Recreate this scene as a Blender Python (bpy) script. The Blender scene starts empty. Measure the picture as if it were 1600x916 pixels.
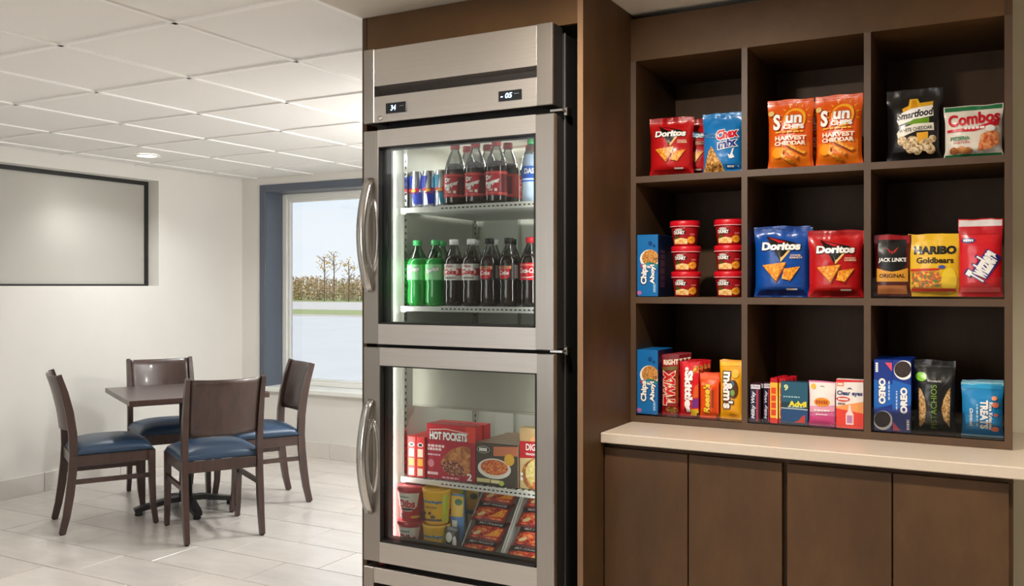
import bpy, bmesh, math, random
from mathutils import Vector, Matrix, noise
from mathutils.geometry import delaunay_2d_cdt
random.seed(7)
PI = math.pi
R = math.radians
scene = bpy.context.scene
COL = scene.collection

# ------------------------------------------------------------------ camera
cam_data = bpy.data.cameras.new('camera')
cam_data.sensor_width = 36.0
cam_data.lens = 36.0 * 1424 / 1600
cam_data.shift_y = -11 / 1600
cam_data.clip_end = 600
cam = bpy.data.objects.new('camera', cam_data)
COL.objects.link(cam)
cam.location = (0, 0, 1.39)
cam.rotation_euler = (PI / 2, 0, R(28.557))
scene.camera = cam

# ------------------------------------------------------------------ exposure
scene.view_settings.view_transform = 'Standard'
scene.view_settings.look = 'None'
scene.view_settings.exposure = 0.08
scene.view_settings.gamma = 1.0
scene.view_settings.use_curve_mapping = False

# ------------------------------------------------------------------ sky
world = bpy.data.worlds.new('sky')
scene.world = world
world.use_nodes = True
nt = world.node_tree
nt.nodes.clear()
w_out = nt.nodes.new('ShaderNodeOutputWorld')
w_bg = nt.nodes.new('ShaderNodeBackground')
w_tc = nt.nodes.new('ShaderNodeTexCoord')
w_sep = nt.nodes.new('ShaderNodeSeparateXYZ')
w_ramp = nt.nodes.new('ShaderNodeValToRGB')
w_noise = nt.nodes.new('ShaderNodeTexNoise')
w_mix = nt.nodes.new('ShaderNodeMixRGB')
w_map = nt.nodes.new('ShaderNodeMapping')
w_cr = nt.nodes.new('ShaderNodeValToRGB')
nt.links.new(w_tc.outputs['Generated'], w_sep.inputs[0])
nt.links.new(w_sep.outputs['Z'], w_ramp.inputs[0])
w_ramp.color_ramp.elements[0].position = 0.0
w_ramp.color_ramp.elements[0].color = (0.93, 0.96, 0.99, 1)
w_ramp.color_ramp.elements[1].position = 0.22
w_ramp.color_ramp.elements[1].color = (0.66, 0.81, 1.0, 1)
w_map.inputs['Scale'].default_value = (1.5, 1.5, 7)
nt.links.new(w_tc.outputs['Generated'], w_map.inputs[0])
nt.links.new(w_map.outputs[0], w_noise.inputs['Vector'])
w_noise.inputs['Scale'].default_value = 2.2
w_noise.inputs['Detail'].default_value = 5
nt.links.new(w_noise.outputs['Fac'], w_cr.inputs[0])
w_cr.color_ramp.elements[0].position = 0.45
w_cr.color_ramp.elements[0].color = (0, 0, 0, 1)
w_cr.color_ramp.elements[1].position = 0.7
w_cr.color_ramp.elements[1].color = (0.8, 0.8, 0.8, 1)
nt.links.new(w_cr.outputs[0], w_mix.inputs[0])
nt.links.new(w_ramp.outputs[0], w_mix.inputs[1])
w_mix.inputs[2].default_value = (0.95, 0.96, 0.98, 1)
nt.links.new(w_mix.outputs[0], w_bg.inputs['Color'])
w_bg.inputs['Strength'].default_value = 1.0
nt.links.new(w_bg.outputs[0], w_out.inputs[0])


def light(name, kind, loc, power, color=(1, 1, 1), target=None, size=0.2, size_y=None, parent=None, spread=None):
    l = bpy.data.lights.new(name, kind)
    l.energy = power
    l.color = color
    if kind == 'AREA':
        if size_y:
            l.shape = 'RECTANGLE'
            l.size = size
            l.size_y = size_y
        else:
            l.shape = 'DISK'
            l.size = size
        if spread:
            l.spread = spread
    elif kind in ('POINT', 'SPOT'):
        l.shadow_soft_size = size
    o = bpy.data.objects.new(name, l)
    COL.objects.link(o)
    o.location = loc
    if target is not None:
        d = Vector(target) - Vector(loc)
        o.rotation_euler = d.to_track_quat('-Z', 'Y').to_euler()
    if parent:
        o.parent = parent
    return o


# hazy sun outdoors, and two fill lights added out of view in the lobby
sun = bpy.data.lights.new('sun', 'SUN')
sun.energy = 2.1
sun.angle = R(12)
sun.color = (1, 0.92, 0.80)
sun_o = bpy.data.objects.new('sun', sun)
COL.objects.link(sun_o)
sun_o.rotation_euler = (R(35), 0, R(-35))
L_LOBBY = 44
L_LOBBY2 = 10
L_DOWN = 20
L_SOFFIT = 30
L_FRIDGE = 1.05
WARM = (1.0, 0.90, 0.78)
light('lobby_fill_light', 'AREA', (-2.6, -3.75, 1.35), L_LOBBY, (0.97, 0.98, 1.0), (-2.6, 0, 2.3), 2.6, 1.7)  # fill light added behind the camera; the wall there has no window
light('overhead_fill_light', 'AREA', (-3.2, -0.4, 2.26), L_LOBBY2, (0.98, 0.99, 1.0), (-3.2, -0.4, 0), 2.4, 1.2)  # fill light added under the lobby ceiling, without a fixture


# ------------------------------------------------------------------ materials
def lin(c):
    r = []
    for v in c[:3]:
        v = v / 255.0
        r.append(v / 12.92 if v <= 0.04045 else ((v + 0.055) / 1.055) ** 2.4)
    return tuple(r) + (1.0,)


MATS = {}


def pm(key, rgb, rough=0.5, metal=0.0, var=0.0, scale=8.0, stretch=(1, 1, 1), bump=0.0, bscale=None, coat=0.0,
       spec=0.5, rgb2=None, world_pos=False, obj_rand=0.0, trans=0.0, emit=0.0, aniso=0.0):
    """one procedural material: a noise varies the colour, and may raise a fine relief"""
    if key in MATS:
        return MATS[key]
    m = bpy.data.materials.new(key)
    m.use_nodes = True
    t = m.node_tree
    b = t.nodes['Principled BSDF']
    b.inputs['Roughness'].default_value = rough
    b.inputs['Metallic'].default_value = metal
    b.inputs['Specular IOR Level'].default_value = spec
    b.inputs['Coat Weight'].default_value = coat
    b.inputs['Coat Roughness'].default_value = 0.08
    b.inputs['Transmission Weight'].default_value = trans
    b.inputs['Anisotropic'].default_value = aniso
    c = lin(rgb)
    b.inputs['Base Color'].default_value = c
    if emit:
        b.inputs['Emission Color'].default_value = c
        b.inputs['Emission Strength'].default_value = emit
    if var or bump or rgb2:
        if world_pos:
            tc = t.nodes.new('ShaderNodeNewGeometry')
            co = tc.outputs['Position']
        else:
            tc = t.nodes.new('ShaderNodeTexCoord')
            co = tc.outputs['Object']
        mp = t.nodes.new('ShaderNodeMapping')
        mp.inputs['Scale'].default_value = stretch
        t.links.new(co, mp.inputs[0])
        n = t.nodes.new('ShaderNodeTexNoise')
        n.inputs['Scale'].default_value = scale
        n.inputs['Detail'].default_value = 6
        n.inputs['Roughness'].default_value = 0.62
        t.links.new(mp.outputs[0], n.inputs['Vector'])
        if var or rgb2:
            rp = t.nodes.new('ShaderNodeValToRGB')
            rp.color_ramp.elements[0].position = 0.3
            rp.color_ramp.elements[1].position = 0.7
            if rgb2:
                rp.color_ramp.elements[0].color = c
                rp.color_ramp.elements[1].color = lin(rgb2)
            else:
                rp.color_ramp.elements[0].color = tuple(max(0, v * (1 - var)) for v in c[:3]) + (1,)
                rp.color_ramp.elements[1].color = tuple(min(1, v * (1 + var)) for v in c[:3]) + (1,)
            t.links.new(n.outputs['Fac'], rp.inputs[0])
            src = rp.outputs[0]
            if obj_rand:
                oi = t.nodes.new('ShaderNodeObjectInfo')
                mr = t.nodes.new('ShaderNodeMapRange')
                mr.inputs['To Min'].default_value = 1 - obj_rand
                mr.inputs['To Max'].default_value = 1 + obj_rand
                t.links.new(oi.outputs['Random'], mr.inputs['Value'])
                hs = t.nodes.new('ShaderNodeHueSaturation')
                t.links.new(mr.outputs[0], hs.inputs['Value'])
                t.links.new(src, hs.inputs['Color'])
                src = hs.outputs[0]
            t.links.new(src, b.inputs['Base Color'])
        if bump:
            n2 = n
            if bscale:
                n2 = t.nodes.new('ShaderNodeTexNoise')
                n2.inputs['Scale'].default_value = bscale
                n2.inputs['Detail'].default_value = 4
                t.links.new(mp.outputs[0], n2.inputs['Vector'])
            bp = t.nodes.new('ShaderNodeBump')
            bp.inputs['Strength'].default_value = bump
            bp.inputs['Distance'].default_value = 0.01
            t.links.new(n2.outputs['Fac'], bp.inputs['Height'])
            t.links.new(bp.outputs[0], b.inputs['Normal'])
    MATS[key] = m
    return m


def clear(key, tint=(1, 1, 1), ior=1.45, rough=0.0, extra=0.0):
    """thin clear sheet: see-through with a fresnel reflection"""
    if key in MATS:
        return MATS[key]
    m = bpy.data.materials.new(key)
    m.use_nodes = True
    t = m.node_tree
    t.nodes.clear()
    o = t.nodes.new('ShaderNodeOutputMaterial')
    mx = t.nodes.new('ShaderNodeMixShader')
    tr = t.nodes.new('ShaderNodeBsdfTransparent')
    gl = t.nodes.new('ShaderNodeBsdfGlossy')
    fr = t.nodes.new('ShaderNodeFresnel')
    fr.inputs['IOR'].default_value = ior
    tr.inputs['Color'].default_value = tuple(tint) + (1,)
    gl.inputs['Roughness'].default_value = rough
    ad = t.nodes.new('ShaderNodeMath')
    ad.operation = 'ADD'
    ad.inputs[1].default_value = extra
    t.links.new(fr.outputs[0], ad.inputs[0])
    t.links.new(ad.outputs[0], mx.inputs[0])
    t.links.new(tr.outputs[0], mx.inputs[1])
    t.links.new(gl.outputs[0], mx.inputs[2])
    t.links.new(mx.outputs[0], o.inputs[0])
    MATS[key] = m
    return m


def food(key, c1, c2, c3, scale=60.0, rough=0.4):
    """photograph-like printed food: cells of three colours"""
    if key in MATS:
        return MATS[key]
    m = bpy.data.materials.new(key)
    m.use_nodes = True
    t = m.node_tree
    b = t.nodes['Principled BSDF']
    b.inputs['Roughness'].default_value = rough
    tc = t.nodes.new('ShaderNodeTexCoord')
    v = t.nodes.new('ShaderNodeTexNoise')
    v.inputs['Scale'].default_value = scale
    v.inputs['Detail'].default_value = 3
    v.inputs['Distortion'].default_value = 0.6
    t.links.new(tc.outputs['Object'], v.inputs['Vector'])
    rp = t.nodes.new('ShaderNodeValToRGB')
    rp.color_ramp.elements[0].position = 0.36
    rp.color_ramp.elements[0].color = lin(c1)
    rp.color_ramp.elements[1].position = 0.64
    rp.color_ramp.elements[1].color = lin(c3)
    e = rp.color_ramp.elements.new(0.5)
    e.color = lin(c2)
    t.links.new(v.outputs['Fac'], rp.inputs[0])
    t.links.new(rp.outputs[0], b.inputs['Base Color'])
    MATS[key] = m
    return m


def ink(rgb, rough=0.32):
    return pm('ink_%d_%d_%d' % tuple(rgb), rgb, rough, var=0.05, scale=25)


M_WALL = pm('wall_paint', (226, 223, 216), 0.85, var=0.015, scale=3, bump=0.05, bscale=220)
M_WALLB = pm('olive_wall_paint', (224, 218, 194), 0.85, var=0.02, scale=3, bump=0.05, bscale=220)
M_CEIL = pm('ceiling_tile', (240, 238, 234), 0.95, var=0.025, scale=160, bump=0.12, bscale=260, world_pos=True)
M_GRID = pm('white_grid_metal', (248, 246, 242), 0.55, var=0.01, scale=4)
M_SOFF = pm('soffit_paint', (216, 208, 196), 0.9, var=0.01, scale=4, bump=0.03, bscale=200)
M_TILE = pm('floor_tile', (202, 195, 187), 0.24, var=0.09, scale=2.6, stretch=(0.8, 2.2, 1), bump=0.03, bscale=30,
            world_pos=True, obj_rand=0.05)
M_GROUT = pm('grout', (112, 105, 97), 0.9, var=0.06, scale=40)
M_BASE = pm('base_tile', (222, 216, 208), 0.35, var=0.05, scale=5, world_pos=True, obj_rand=0.03)
M_NAVY = pm('navy_trim_paint', (88, 96, 109), 0.32, var=0.03, scale=6)
M_WHITE = pm('white_window_frame', (236, 236, 230), 0.4, var=0.01, scale=6)
M_BLACK = pm('black_metal', (24, 24, 23), 0.45, var=0.1, scale=30)
M_RUBBER = pm('black_rubber', (12, 12, 12), 0.6, var=0.1, scale=30)
M_WOODH = pm('walnut_laminate', (80, 56, 31), 0.5, spec=0.3, rgb2=(100, 72, 41), scale=3.0, stretch=(1.0, 1.0, 1.0), bump=0.04, bscale=60, world_pos=True)
M_WOODV = pm('walnut_laminate_upright', (70, 49, 30), 0.5, spec=0.3, rgb2=(91, 65, 40), scale=3.4, stretch=(2.0, 2.0, 0.8), bump=0.04, bscale=60, world_pos=True)
M_EDGE = pm('walnut_edge_band', (78, 58, 42), 0.5, rgb2=(90, 67, 47), scale=12, stretch=(1, 1, 0.3), world_pos=True)
M_EDGE_LIT = pm('walnut_edge_band_lit', (128, 98, 70), 0.45, rgb2=(142, 110, 80), scale=12, stretch=(1, 1, 0.3), world_pos=True)  # the walnut edge band again, the near lamp's light painted in as lighter tan
M_COUNTER = pm('beige_stone_counter', (206, 192, 175), 0.35, var=0.03, scale=90, world_pos=True)
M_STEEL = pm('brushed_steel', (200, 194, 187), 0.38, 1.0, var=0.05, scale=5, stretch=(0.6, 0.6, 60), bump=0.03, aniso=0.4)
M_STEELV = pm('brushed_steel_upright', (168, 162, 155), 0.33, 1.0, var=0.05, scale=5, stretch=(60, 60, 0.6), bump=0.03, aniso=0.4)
M_CHROME = pm('polished_steel', (205, 203, 200), 0.2, 1.0, var=0.03, scale=20)
M_DKSTEEL = pm('dark_louvre_metal', (118, 113, 111), 0.45, 0.8, var=0.06, scale=20)
M_FSIDE = pm('fridge_side_metal', (44, 43, 43), 0.5, 0.6, var=0.06, scale=20)
M_EVAP = pm('grey_evaporator_cover', (150, 147, 134), 0.5, 0.3, var=0.04, scale=10)
M_LINER = pm('aluminium_liner', (210, 212, 202), 0.5, 0.25, var=0.04, scale=10)
M_WIRE = pm('white_coated_shelf', (220, 220, 214), 0.4, var=0.02, scale=20)
M_GLASS = clear('door_glass', (0.95, 0.97, 0.96), 1.4)
M_WINGLASS = clear('window_glass', (0.97, 0.985, 0.99), 1.3)
M_ACRYL = clear('clear_acrylic', (0.98, 0.98, 0.98), 1.3, 0.03, 0.01)
M_PETCLEAR = clear('clear_bottle_plastic', (0.72, 0.74, 0.72), 1.5, 0.05, 0.10)
M_CHAIR = pm('espresso_wood', (58, 42, 38), 0.36, rgb2=(76, 56, 50), scale=5, stretch=(6, 6, 1), bump=0.03, coat=0.15)
M_VINYL = pm('navy_vinyl', (48, 70, 96), 0.36, var=0.08, scale=6, bump=0.05, bscale=300)
M_TABLE = pm('espresso_table_laminate', (62, 45, 41), 0.30, rgb2=(78, 58, 53), scale=5, stretch=(1, 8, 1), coat=0.1)


# ------------------------------------------------------------------ mesh helpers
class MB:
    """collects shapes into ONE mesh"""

    def __init__(self):
        self.bm = bmesh.new()
        self.mats = []

    def mi(self, m):
        if m not in self.mats:
            self.mats.append(m)
        return self.mats.index(m)

    def box(self, c, s, m, bevel=0.0, rot=None, seg=1):
        r = bmesh.ops.create_cube(self.bm, size=1.0)
        vs = r['verts']
        bmesh.ops.scale(self.bm, vec=s, verts=vs)
        if bevel:
            es = list({e for v in vs for e in v.link_edges})
            rr = bmesh.ops.bevel(self.bm, geom=es, offset=bevel, segments=seg, affect='EDGES', profile=0.5)
            vs = list({v for f in rr['faces'] for v in f.verts} | {v for v in vs if v.is_valid})
        if rot is not None:
            bmesh.ops.rotate(self.bm, cent=(0, 0, 0), matrix=rot, verts=vs)
        bmesh.ops.translate(self.bm, vec=c, verts=vs)
        i = self.mi(m)
        for f in {f for v in vs for f in v.link_faces}:
            f.material_index = i
        return vs

    def bb(self, x0, x1, y0, y1, z0, z1, m, bevel=0.0, seg=1):
        return self.box(((x0 + x1) / 2, (y0 + y1) / 2, (z0 + z1) / 2), (abs(x1 - x0), abs(y1 - y0), abs(z1 - z0)), m, bevel, None, seg)

    def lathe(self, prof, m, n=24, c=(0, 0, 0), smooth=True, cap=True):
        i = self.mi(m)
        rings = []
        for (r, z) in prof:
            rings.append([self.bm.verts.new((c[0] + r * math.sin(2 * PI * k / n), c[1] - r * math.cos(2 * PI * k / n), c[2] + z)) for k in range(n)])
        for a, b in zip(rings[:-1], rings[1:]):
            for k in range(n):
                f = self.bm.faces.new((a[k], a[(k + 1) % n], b[(k + 1) % n], b[k]))
                f.material_index = i
                f.smooth = smooth
        if cap:
            if prof[0][0] > 1e-5:
                f = self.bm.faces.new(list(reversed(rings[0])))
                f.material_index = i
            if prof[-1][0] > 1e-5:
                f = self.bm.faces.new(rings[-1])
                f.material_index = i

    def sweep(self, pts, w, d, m, side=(1, 0, 0), smooth=False, taper=None):
        """rectangular bar along pts; w across `side`, d across the other way"""
        i = self.mi(m)
        side = Vector(side).normalized()
        rings = []
        n = len(pts)
        for k, p in enumerate(pts):
            p = Vector(p)
            a = Vector(pts[max(0, k - 1)])
            b = Vector(pts[min(n - 1, k + 1)])
            tg = (b - a).normalized()
            nr = tg.cross(side).normalized()
            s = taper[k] if taper else 1.0
            rings.append([self.bm.verts.new(p + side * (sx * w / 2 * s) + nr * (sy * d / 2 * s)) for sx, sy in ((-1, -1), (1, -1), (1, 1), (-1, 1))])
        for a, b in zip(rings[:-1], rings[1:]):
            for k in range(4):
                f = self.bm.faces.new((a[k], a[(k + 1) % 4], b[(k + 1) % 4], b[k]))
                f.material_index = i
                f.smooth = smooth
        self.bm.faces.new(list(reversed(rings[0]))).material_index = i
        self.bm.faces.new(rings[-1]).material_index = i

    def tube(self, pts, r, m, n=8):
        i = self.mi(m)
        rings = []
        N = len(pts)
        for k, p in enumerate(pts):
            p = Vector(p)
            tg = (Vector(pts[min(N - 1, k + 1)]) - Vector(pts[max(0, k - 1)])).normalized()
            up = Vector((0, 0, 1)) if abs(tg.z) < 0.9 else Vector((1, 0, 0))
            a = tg.cross(up).normalized()
            b = tg.cross(a)
            rings.append([self.bm.verts.new(p + a * (r * math.cos(2 * PI * j / n)) + b * (r * math.sin(2 * PI * j / n))) for j in range(n)])
        for a, b in zip(rings[:-1], rings[1:]):
            for j in range(n):
                f = self.bm.faces.new((a[j], a[(j + 1) % n], b[(j + 1) % n], b[j]))
                f.material_index = i
                f.smooth = True
        self.bm.faces.new(rings[0]).material_index = i
        self.bm.faces.new(list(reversed(rings[-1]))).material_index = i

    def surf(self, fn, nu, nv, m, smooth=True):
        i = self.mi(m)
        g = [[self.bm.verts.new(fn(a / nu, b / nv)) for a in range(nu + 1)] for b in range(nv + 1)]
        for b in range(nv):
            for a in range(nu):
                f = self.bm.faces.new((g[b][a], g[b][a + 1], g[b + 1][a + 1], g[b + 1][a]))
                f.material_index = i
                f.smooth = smooth
        return g

    def prism(self, pts, y0, y1, m):
        """polygon in XZ pushed from y0 to y1"""
        i = self.mi(m)
        a = [self.bm.verts.new((x, y0, z)) for x, z in pts]
        b = [self.bm.verts.new((x, y1, z)) for x, z in pts]
        n = len(pts)
        self.bm.faces.new(a).material_index = i
        self.bm.faces.new(list(reversed(b))).material_index = i
        for k in range(n):
            self.bm.faces.new((a[k], b[k], b[(k + 1) % n], a[(k + 1) % n])).material_index = i

    def build(self, name, parent=None, loc=None, weld=0.0, normals=True):
        if weld:
            bmesh.ops.remove_doubles(self.bm, verts=self.bm.verts, dist=weld)
        if normals:
            bmesh.ops.recalc_face_normals(self.bm, faces=self.bm.faces)
        me = bpy.data.meshes.new(name)
        self.bm.to_mesh(me)
        self.bm.free()
        for m in self.mats:
            me.materials.append(m)
        o = bpy.data.objects.new(name, me)
        COL.objects.link(o)
        if parent:
            o.parent = parent
        if loc:
            o.location = loc
        return o


def tag(o, label, cat, group=None):
    o['label'] = label
    o['category'] = cat
    if group:
        o['group'] = group
    return o


def empty(name, loc=(0, 0, 0), rz=0.0):
    o = bpy.data.objects.new(name, None)
    COL.objects.link(o)
    o.location = loc
    o.rotation_euler = (0, 0, rz)
    o.empty_display_size = 0.1
    return o


def struct(o):
    o['kind'] = 'structure'
    return o


def copy_tree(o, parent=None):
    c = o.copy()
    COL.objects.link(c)
    if parent:
        c.parent = parent
    for ch in list(o.children):
        copy_tree(ch, c)
    return c


def bx(name, x0, x1, y0, y1, z0, z1, m, parent=None, bevel=0.0):
    b = MB()
    b.bb(x0, x1, y0, y1, z0, z1, m, bevel)
    return b.build(name, parent)


# ------------------------------------------------------------------ the room
ZC = 2.295          # tile ceiling
XL, YB = -5.73, 5.72
XS = -1.905         # where the tile grid meets the plain soffit
XR, YF = 3.2, -4.0

floor = struct(bx('floor', XL - 0.3, XR + 0.3, YF - 0.3, YB + 0.3, -0.12, -0.006, M_GROUT))
tile_meshes = {}


def tile_mesh(w, d, h, m, name):
    k = (round(w, 3), round(d, 3), name)
    if k not in tile_meshes:
        b = MB()
        vs = b.bb(-w / 2, w / 2, -d / 2, d / 2, -h, 0, m)
        top = [e for e in b.bm.edges if all(v.co.z > -1e-5 for v in e.verts)]
        bmesh.ops.bevel(b.bm, geom=top, offset=0.0015, segments=1, affect='EDGES')
        bmesh.ops.recalc_face_normals(b.bm, faces=b.bm.faces)
        me = bpy.data.meshes.new(name)
        b.bm.to_mesh(me)
        b.bm.free()
        me.materials.append(m)
        tile_meshes[k] = me
    return tile_meshes[k]


def put_tile(name, x0, x1, y0, y1, z, h, m, parent, gap=0.0055, flip=False):
    if x1 - x0 < 0.03 or y1 - y0 < 0.03:
        return
    o = bpy.data.objects.new(name, tile_mesh(x1 - x0 - gap, y1 - y0 - gap, h, m, name))
    COL.objects.link(o)
    o.parent = parent
    o.location = ((x0 + x1) / 2, (y0 + y1) / 2, z)
    if flip:
        o.rotation_euler = (PI, 0, 0)


TL = 0.6135
for j in range(-8, 9):
    y0 = 3.173 + 0.3055 * j
    y1 = y0 + 0.3055
    if y0 > YB:
        continue
    off = -3.185 + 0.2045 * j
    x_hi = -1.0 if y1 < 2.3 else XS + 0.06
    k = math.floor((XL - off) / TL)
    while off + k * TL < x_hi:
        a, b = max(XL, off + k * TL), min(x_hi, off + (k + 1) * TL)
        put_tile('floor_tile', a, b, y0, min(y1, YB), 0.0, 0.006, M_TILE, floor)
        k += 1
# the lobby floor beyond the picture: the same tiles joined into one part
lob = MB()
for j in range(-24, -8):
    y0 = 3.173 + 0.3055 * j
    off = -3.185 + 0.2045 * j
    k = math.floor((XL - off) / TL)
    while off + k * TL < XR:
        a, b = max(XL, off + k * TL), min(XR, off + (k + 1) * TL)
        if b - a > 0.03:
            lob.bb(a + 0.002, b - 0.002, max(YF, y0) + 0.002, y0 + 0.3035, -0.006, 0, M_TILE)
        k += 1
for j in range(-8, 0):
    y0 = 3.173 + 0.3055 * j
    off = -3.185 + 0.2045 * j
    x_lo = -1.0 if y0 + 0.3055 < 2.3 else XS + 0.06
    k = math.floor((x_lo - off) / TL)
    while off + k * TL < XR:
        a, b = max(x_lo, off + k * TL), min(XR, off + (k + 1) * TL)
        if b - a > 0.03:
            lob.bb(a + 0.002, b - 0.002, y0 + 0.002, y0 + 0.3035, -0.006, 0, M_TILE)
        k += 1
lobt = lob.build('lobby_tiles', floor)
lobt['kind'] = 'stuff'

ceiling = struct(bx('ceiling', XL - 0.3, XR + 0.3, YF - 0.3, YB + 0.3, ZC + 0.03, ZC + 0.2, M_GRID))
gy = [2.197 + 0.61 * k for k in range(-3, 6)]
gx = [XS - 0.61 * k for k in range(0, 7)]
xs = sorted([XL] + gx)
ys = [gy[0]] + gy[1:] + [YB]
for i in range(len(xs) - 1):
    for j in range(len(ys) - 1):
        put_tile('ceiling_tile', xs[i], xs[i + 1], ys[j], ys[j + 1], ZC + 0.004, 0.012, M_CEIL, ceiling, 0.018, True)
for x in gx[1:]:
    bx('grid_bar', x - 0.010, x + 0.010, gy[0], YB, ZC - 0.003, ZC + 0.028, M_GRID, ceiling)
for y in gy:
    bx('grid_bar', XL, XS, y - 0.010, y + 0.010, ZC - 0.003, ZC + 0.028, M_GRID, ceiling)
bx('edge_molding', XS - 0.022, XS, gy[0], YB, ZC - 0.006, ZC + 0.028, M_GRID, ceiling)
soffit = struct(bx('ceiling_soffit', XS, XR, YF, YB, ZC - 0.006, ZC + 0.03, M_SOFF))
struct(bx('ceiling_lobby', XL, XS, YF, gy[0], ZC - 0.004, ZC + 0.03, M_CEIL))

# left wall with the frosted interior window
OY0, OY1, OZ0, OZ1 = 2.2, 4.852, 1.39, 2.196
wl = MB()
T = 0.24
wl.bb(XL - T, XL, YF, OY0, 0, ZC + 0.03, M_WALL)
wl.bb(XL - T, XL, OY1, YB + 0.24, 0, ZC + 0.03, M_WALL)
wl.bb(XL - T, XL, OY0, OY1, 0, OZ0, M_WALL)
wl.bb(XL - T, XL, OY0, OY1, OZ1, ZC + 0.03, M_WALL)
struct(wl.build('wall_left'))
win1 = struct(empty('window_1', (XL - 0.116, (OY0 + OY1) / 2, OZ0)))
fw = MB()
hy = (OY1 - OY0) / 2
hz = OZ1 - OZ0
fw.bb(-0.03, 0, hy - 0.03, hy, 0, hz, M_BLACK)
fw.bb(-0.03, 0, -hy, -hy + 0.03, 0, hz, M_BLACK)
fw.bb(-0.03, 0, -hy + 0.03, hy - 0.03, 0, 0.014, M_BLACK)
fw.bb(-0.03, 0, -hy + 0.03, hy - 0.03, hz - 0.03, hz, M_BLACK)
fw.build('window_frame', win1)
fm = bpy.data.materials.new('frosted_glass')
fm.use_nodes = True
ft = fm.node_tree
ft.nodes.clear()
fo = ft.nodes.new('ShaderNodeOutputMaterial')
f_mx = ft.nodes.new('ShaderNodeMixShader')
f_tr = ft.nodes.new('ShaderNodeBsdfTranslucent')
f_pr = ft.nodes.new('ShaderNodeBsdfPrincipled')
f_pr.inputs['Base Color'].default_value = lin((206, 203, 194))
f_pr.inputs['Roughness'].default_value = 0.35
f_tr.inputs['Color'].default_value = lin((225, 225, 222))
f_mx.inputs[0].default_value = 0.36
ft.links.new(f_pr.outputs[0], f_mx.inputs[1])
ft.links.new(f_tr.outputs[0], f_mx.inputs[2])
ft.links.new(f_mx.outputs[0], fo.inputs[0])
bx('frosted_pane', -0.02, -0.012, -hy + 0.03, hy - 0.03, 0.014, hz - 0.03, fm, win1)
# the room behind the frosted window, and the round lamp that glows through it
rb = MB()
rb.bb(XL - 1.6, XL - 1.5, 1.5, 5.6, 0.5, 2.6, M_WALL)
rb.bb(XL - 1.5, XL - T, 1.5, 1.6, 0.5, 2.6, M_WALL)
rb.bb(XL - 1.5, XL - T, 5.5, 5.6, 0.5, 2.6, M_WALL)
rb.bb(XL - 1.5, XL - T, 1.6, 5.5, 2.5, 2.6, M_WALL)
rb.bb(XL - 1.5, XL - T, 1.6, 5.5, 0.5, 0.6, M_WALL)
struct(rb.build('wall_beyond'))
light('next_room_lamp', 'POINT', (XL - 0.116 - 0.25, 4.11, 1.84), 7.0, (1, 0.98, 0.95), size=0.08)

# window wall
WX0, WX1, WZ0, WZ1 = -5.463, -2.35, 0.53, 2.18
wb = MB()
wb.bb(XL, WX0, YB, YB + 0.26, 0, ZC + 0.03, M_WALL)
wb.bb(WX1, XS, YB, YB + 0.26, 0, ZC + 0.03, M_WALL)
wb.bb(WX0, WX1, YB, YB + 0.26, 0, WZ0, M_WALL)
wb.bb(WX0, WX1, YB, YB + 0.26, WZ1, ZC + 0.03, M_WALL)
struct(wb.build('wall_back'))
win2 = struct(empty('window_2', ((WX0 + WX1) / 2, YB, WZ0)))
hw = (WX1 - WX0) / 2
H2 = WZ1 - WZ0
for nm, a in (('side_casing', (-hw - 0.06, -hw, -0.012, 0)), ('side_casing', (hw, hw + 0.06, -0.012, 0))):
    bx(nm, a[0], a[1], a[2], a[3] + 0.0, 0, H2 + 0.055, M_NAVY, win2, 0.003)
bx('head_casing', -hw, hw, -0.012, 0, H2, H2 + 0.055, M_NAVY, win2, 0.003)
bx('reveal_board', -hw, -hw + 0.006, 0, 0.19, 0.02, H2, M_NAVY, win2)
bx('reveal_board', hw - 0.006, hw, 0, 0.19, 0.02, H2, M_NAVY, win2)
bx('reveal_board', -hw, hw, 0, 0.19, H2 - 0.006, H2, M_NAVY, win2)
bx('sill', -hw - 0.03, hw + 0.03, -0.03, 0.19, -0.02, 0.02, M_WHITE, win2, 0.006)
wf = MB()
wf.bb(-hw + 0.006, -hw + 0.06, 0.19, 0.25, 0.02, H2 - 0.006, M_WHITE, 0.006)
wf.bb(hw - 0.06, hw - 0.006, 0.19, 0.25, 0.02, H2 - 0.006, M_WHITE, 0.006)
wf.bb(-hw + 0.06, hw - 0.06, 0.19, 0.25, H2 - 0.056, H2 - 0.006, M_WHITE, 0.006)
wf.bb(-hw + 0.06, hw - 0.06, 0.19, 0.25, 0.02, 0.06, M_WHITE, 0.006)
wf.bb(-0.03, 0.03, 0.19, 0.25, 0.06, H2 - 0.056, M_WHITE, 0.006)
wf.build('window_frame', win2)
ws = MB()
for x0, x1 in ((-hw + 0.06, -0.03), (0.03, hw - 0.06)):
    ws.bb(x0, x0 + 0.028, 0.20, 0.235, 0.06, H2 - 0.056, M_WHITE, 0.004)
    ws.bb(x1 - 0.028, x1, 0.20, 0.235, 0.06, H2 - 0.056, M_WHITE, 0.004)
    ws.bb(x0 + 0.028, x1 - 0.028, 0.20, 0.235, H2 - 0.078, H2 - 0.056, M_WHITE, 0.004)
    ws.bb(x0 + 0.028, x1 - 0.028, 0.20, 0.235, 0.06, 0.08, M_WHITE, 0.004)
ws.build('window_sash', win2)
bx('window_pane', -hw + 0.088, -0.058, 0.216, 0.222, 0.08, H2 - 0.078, M_WINGLASS, win2)
bx('window_pane', 0.058, hw - 0.088, 0.216, 0.222, 0.08, H2 - 0.078, M_WINGLASS, win2)

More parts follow.
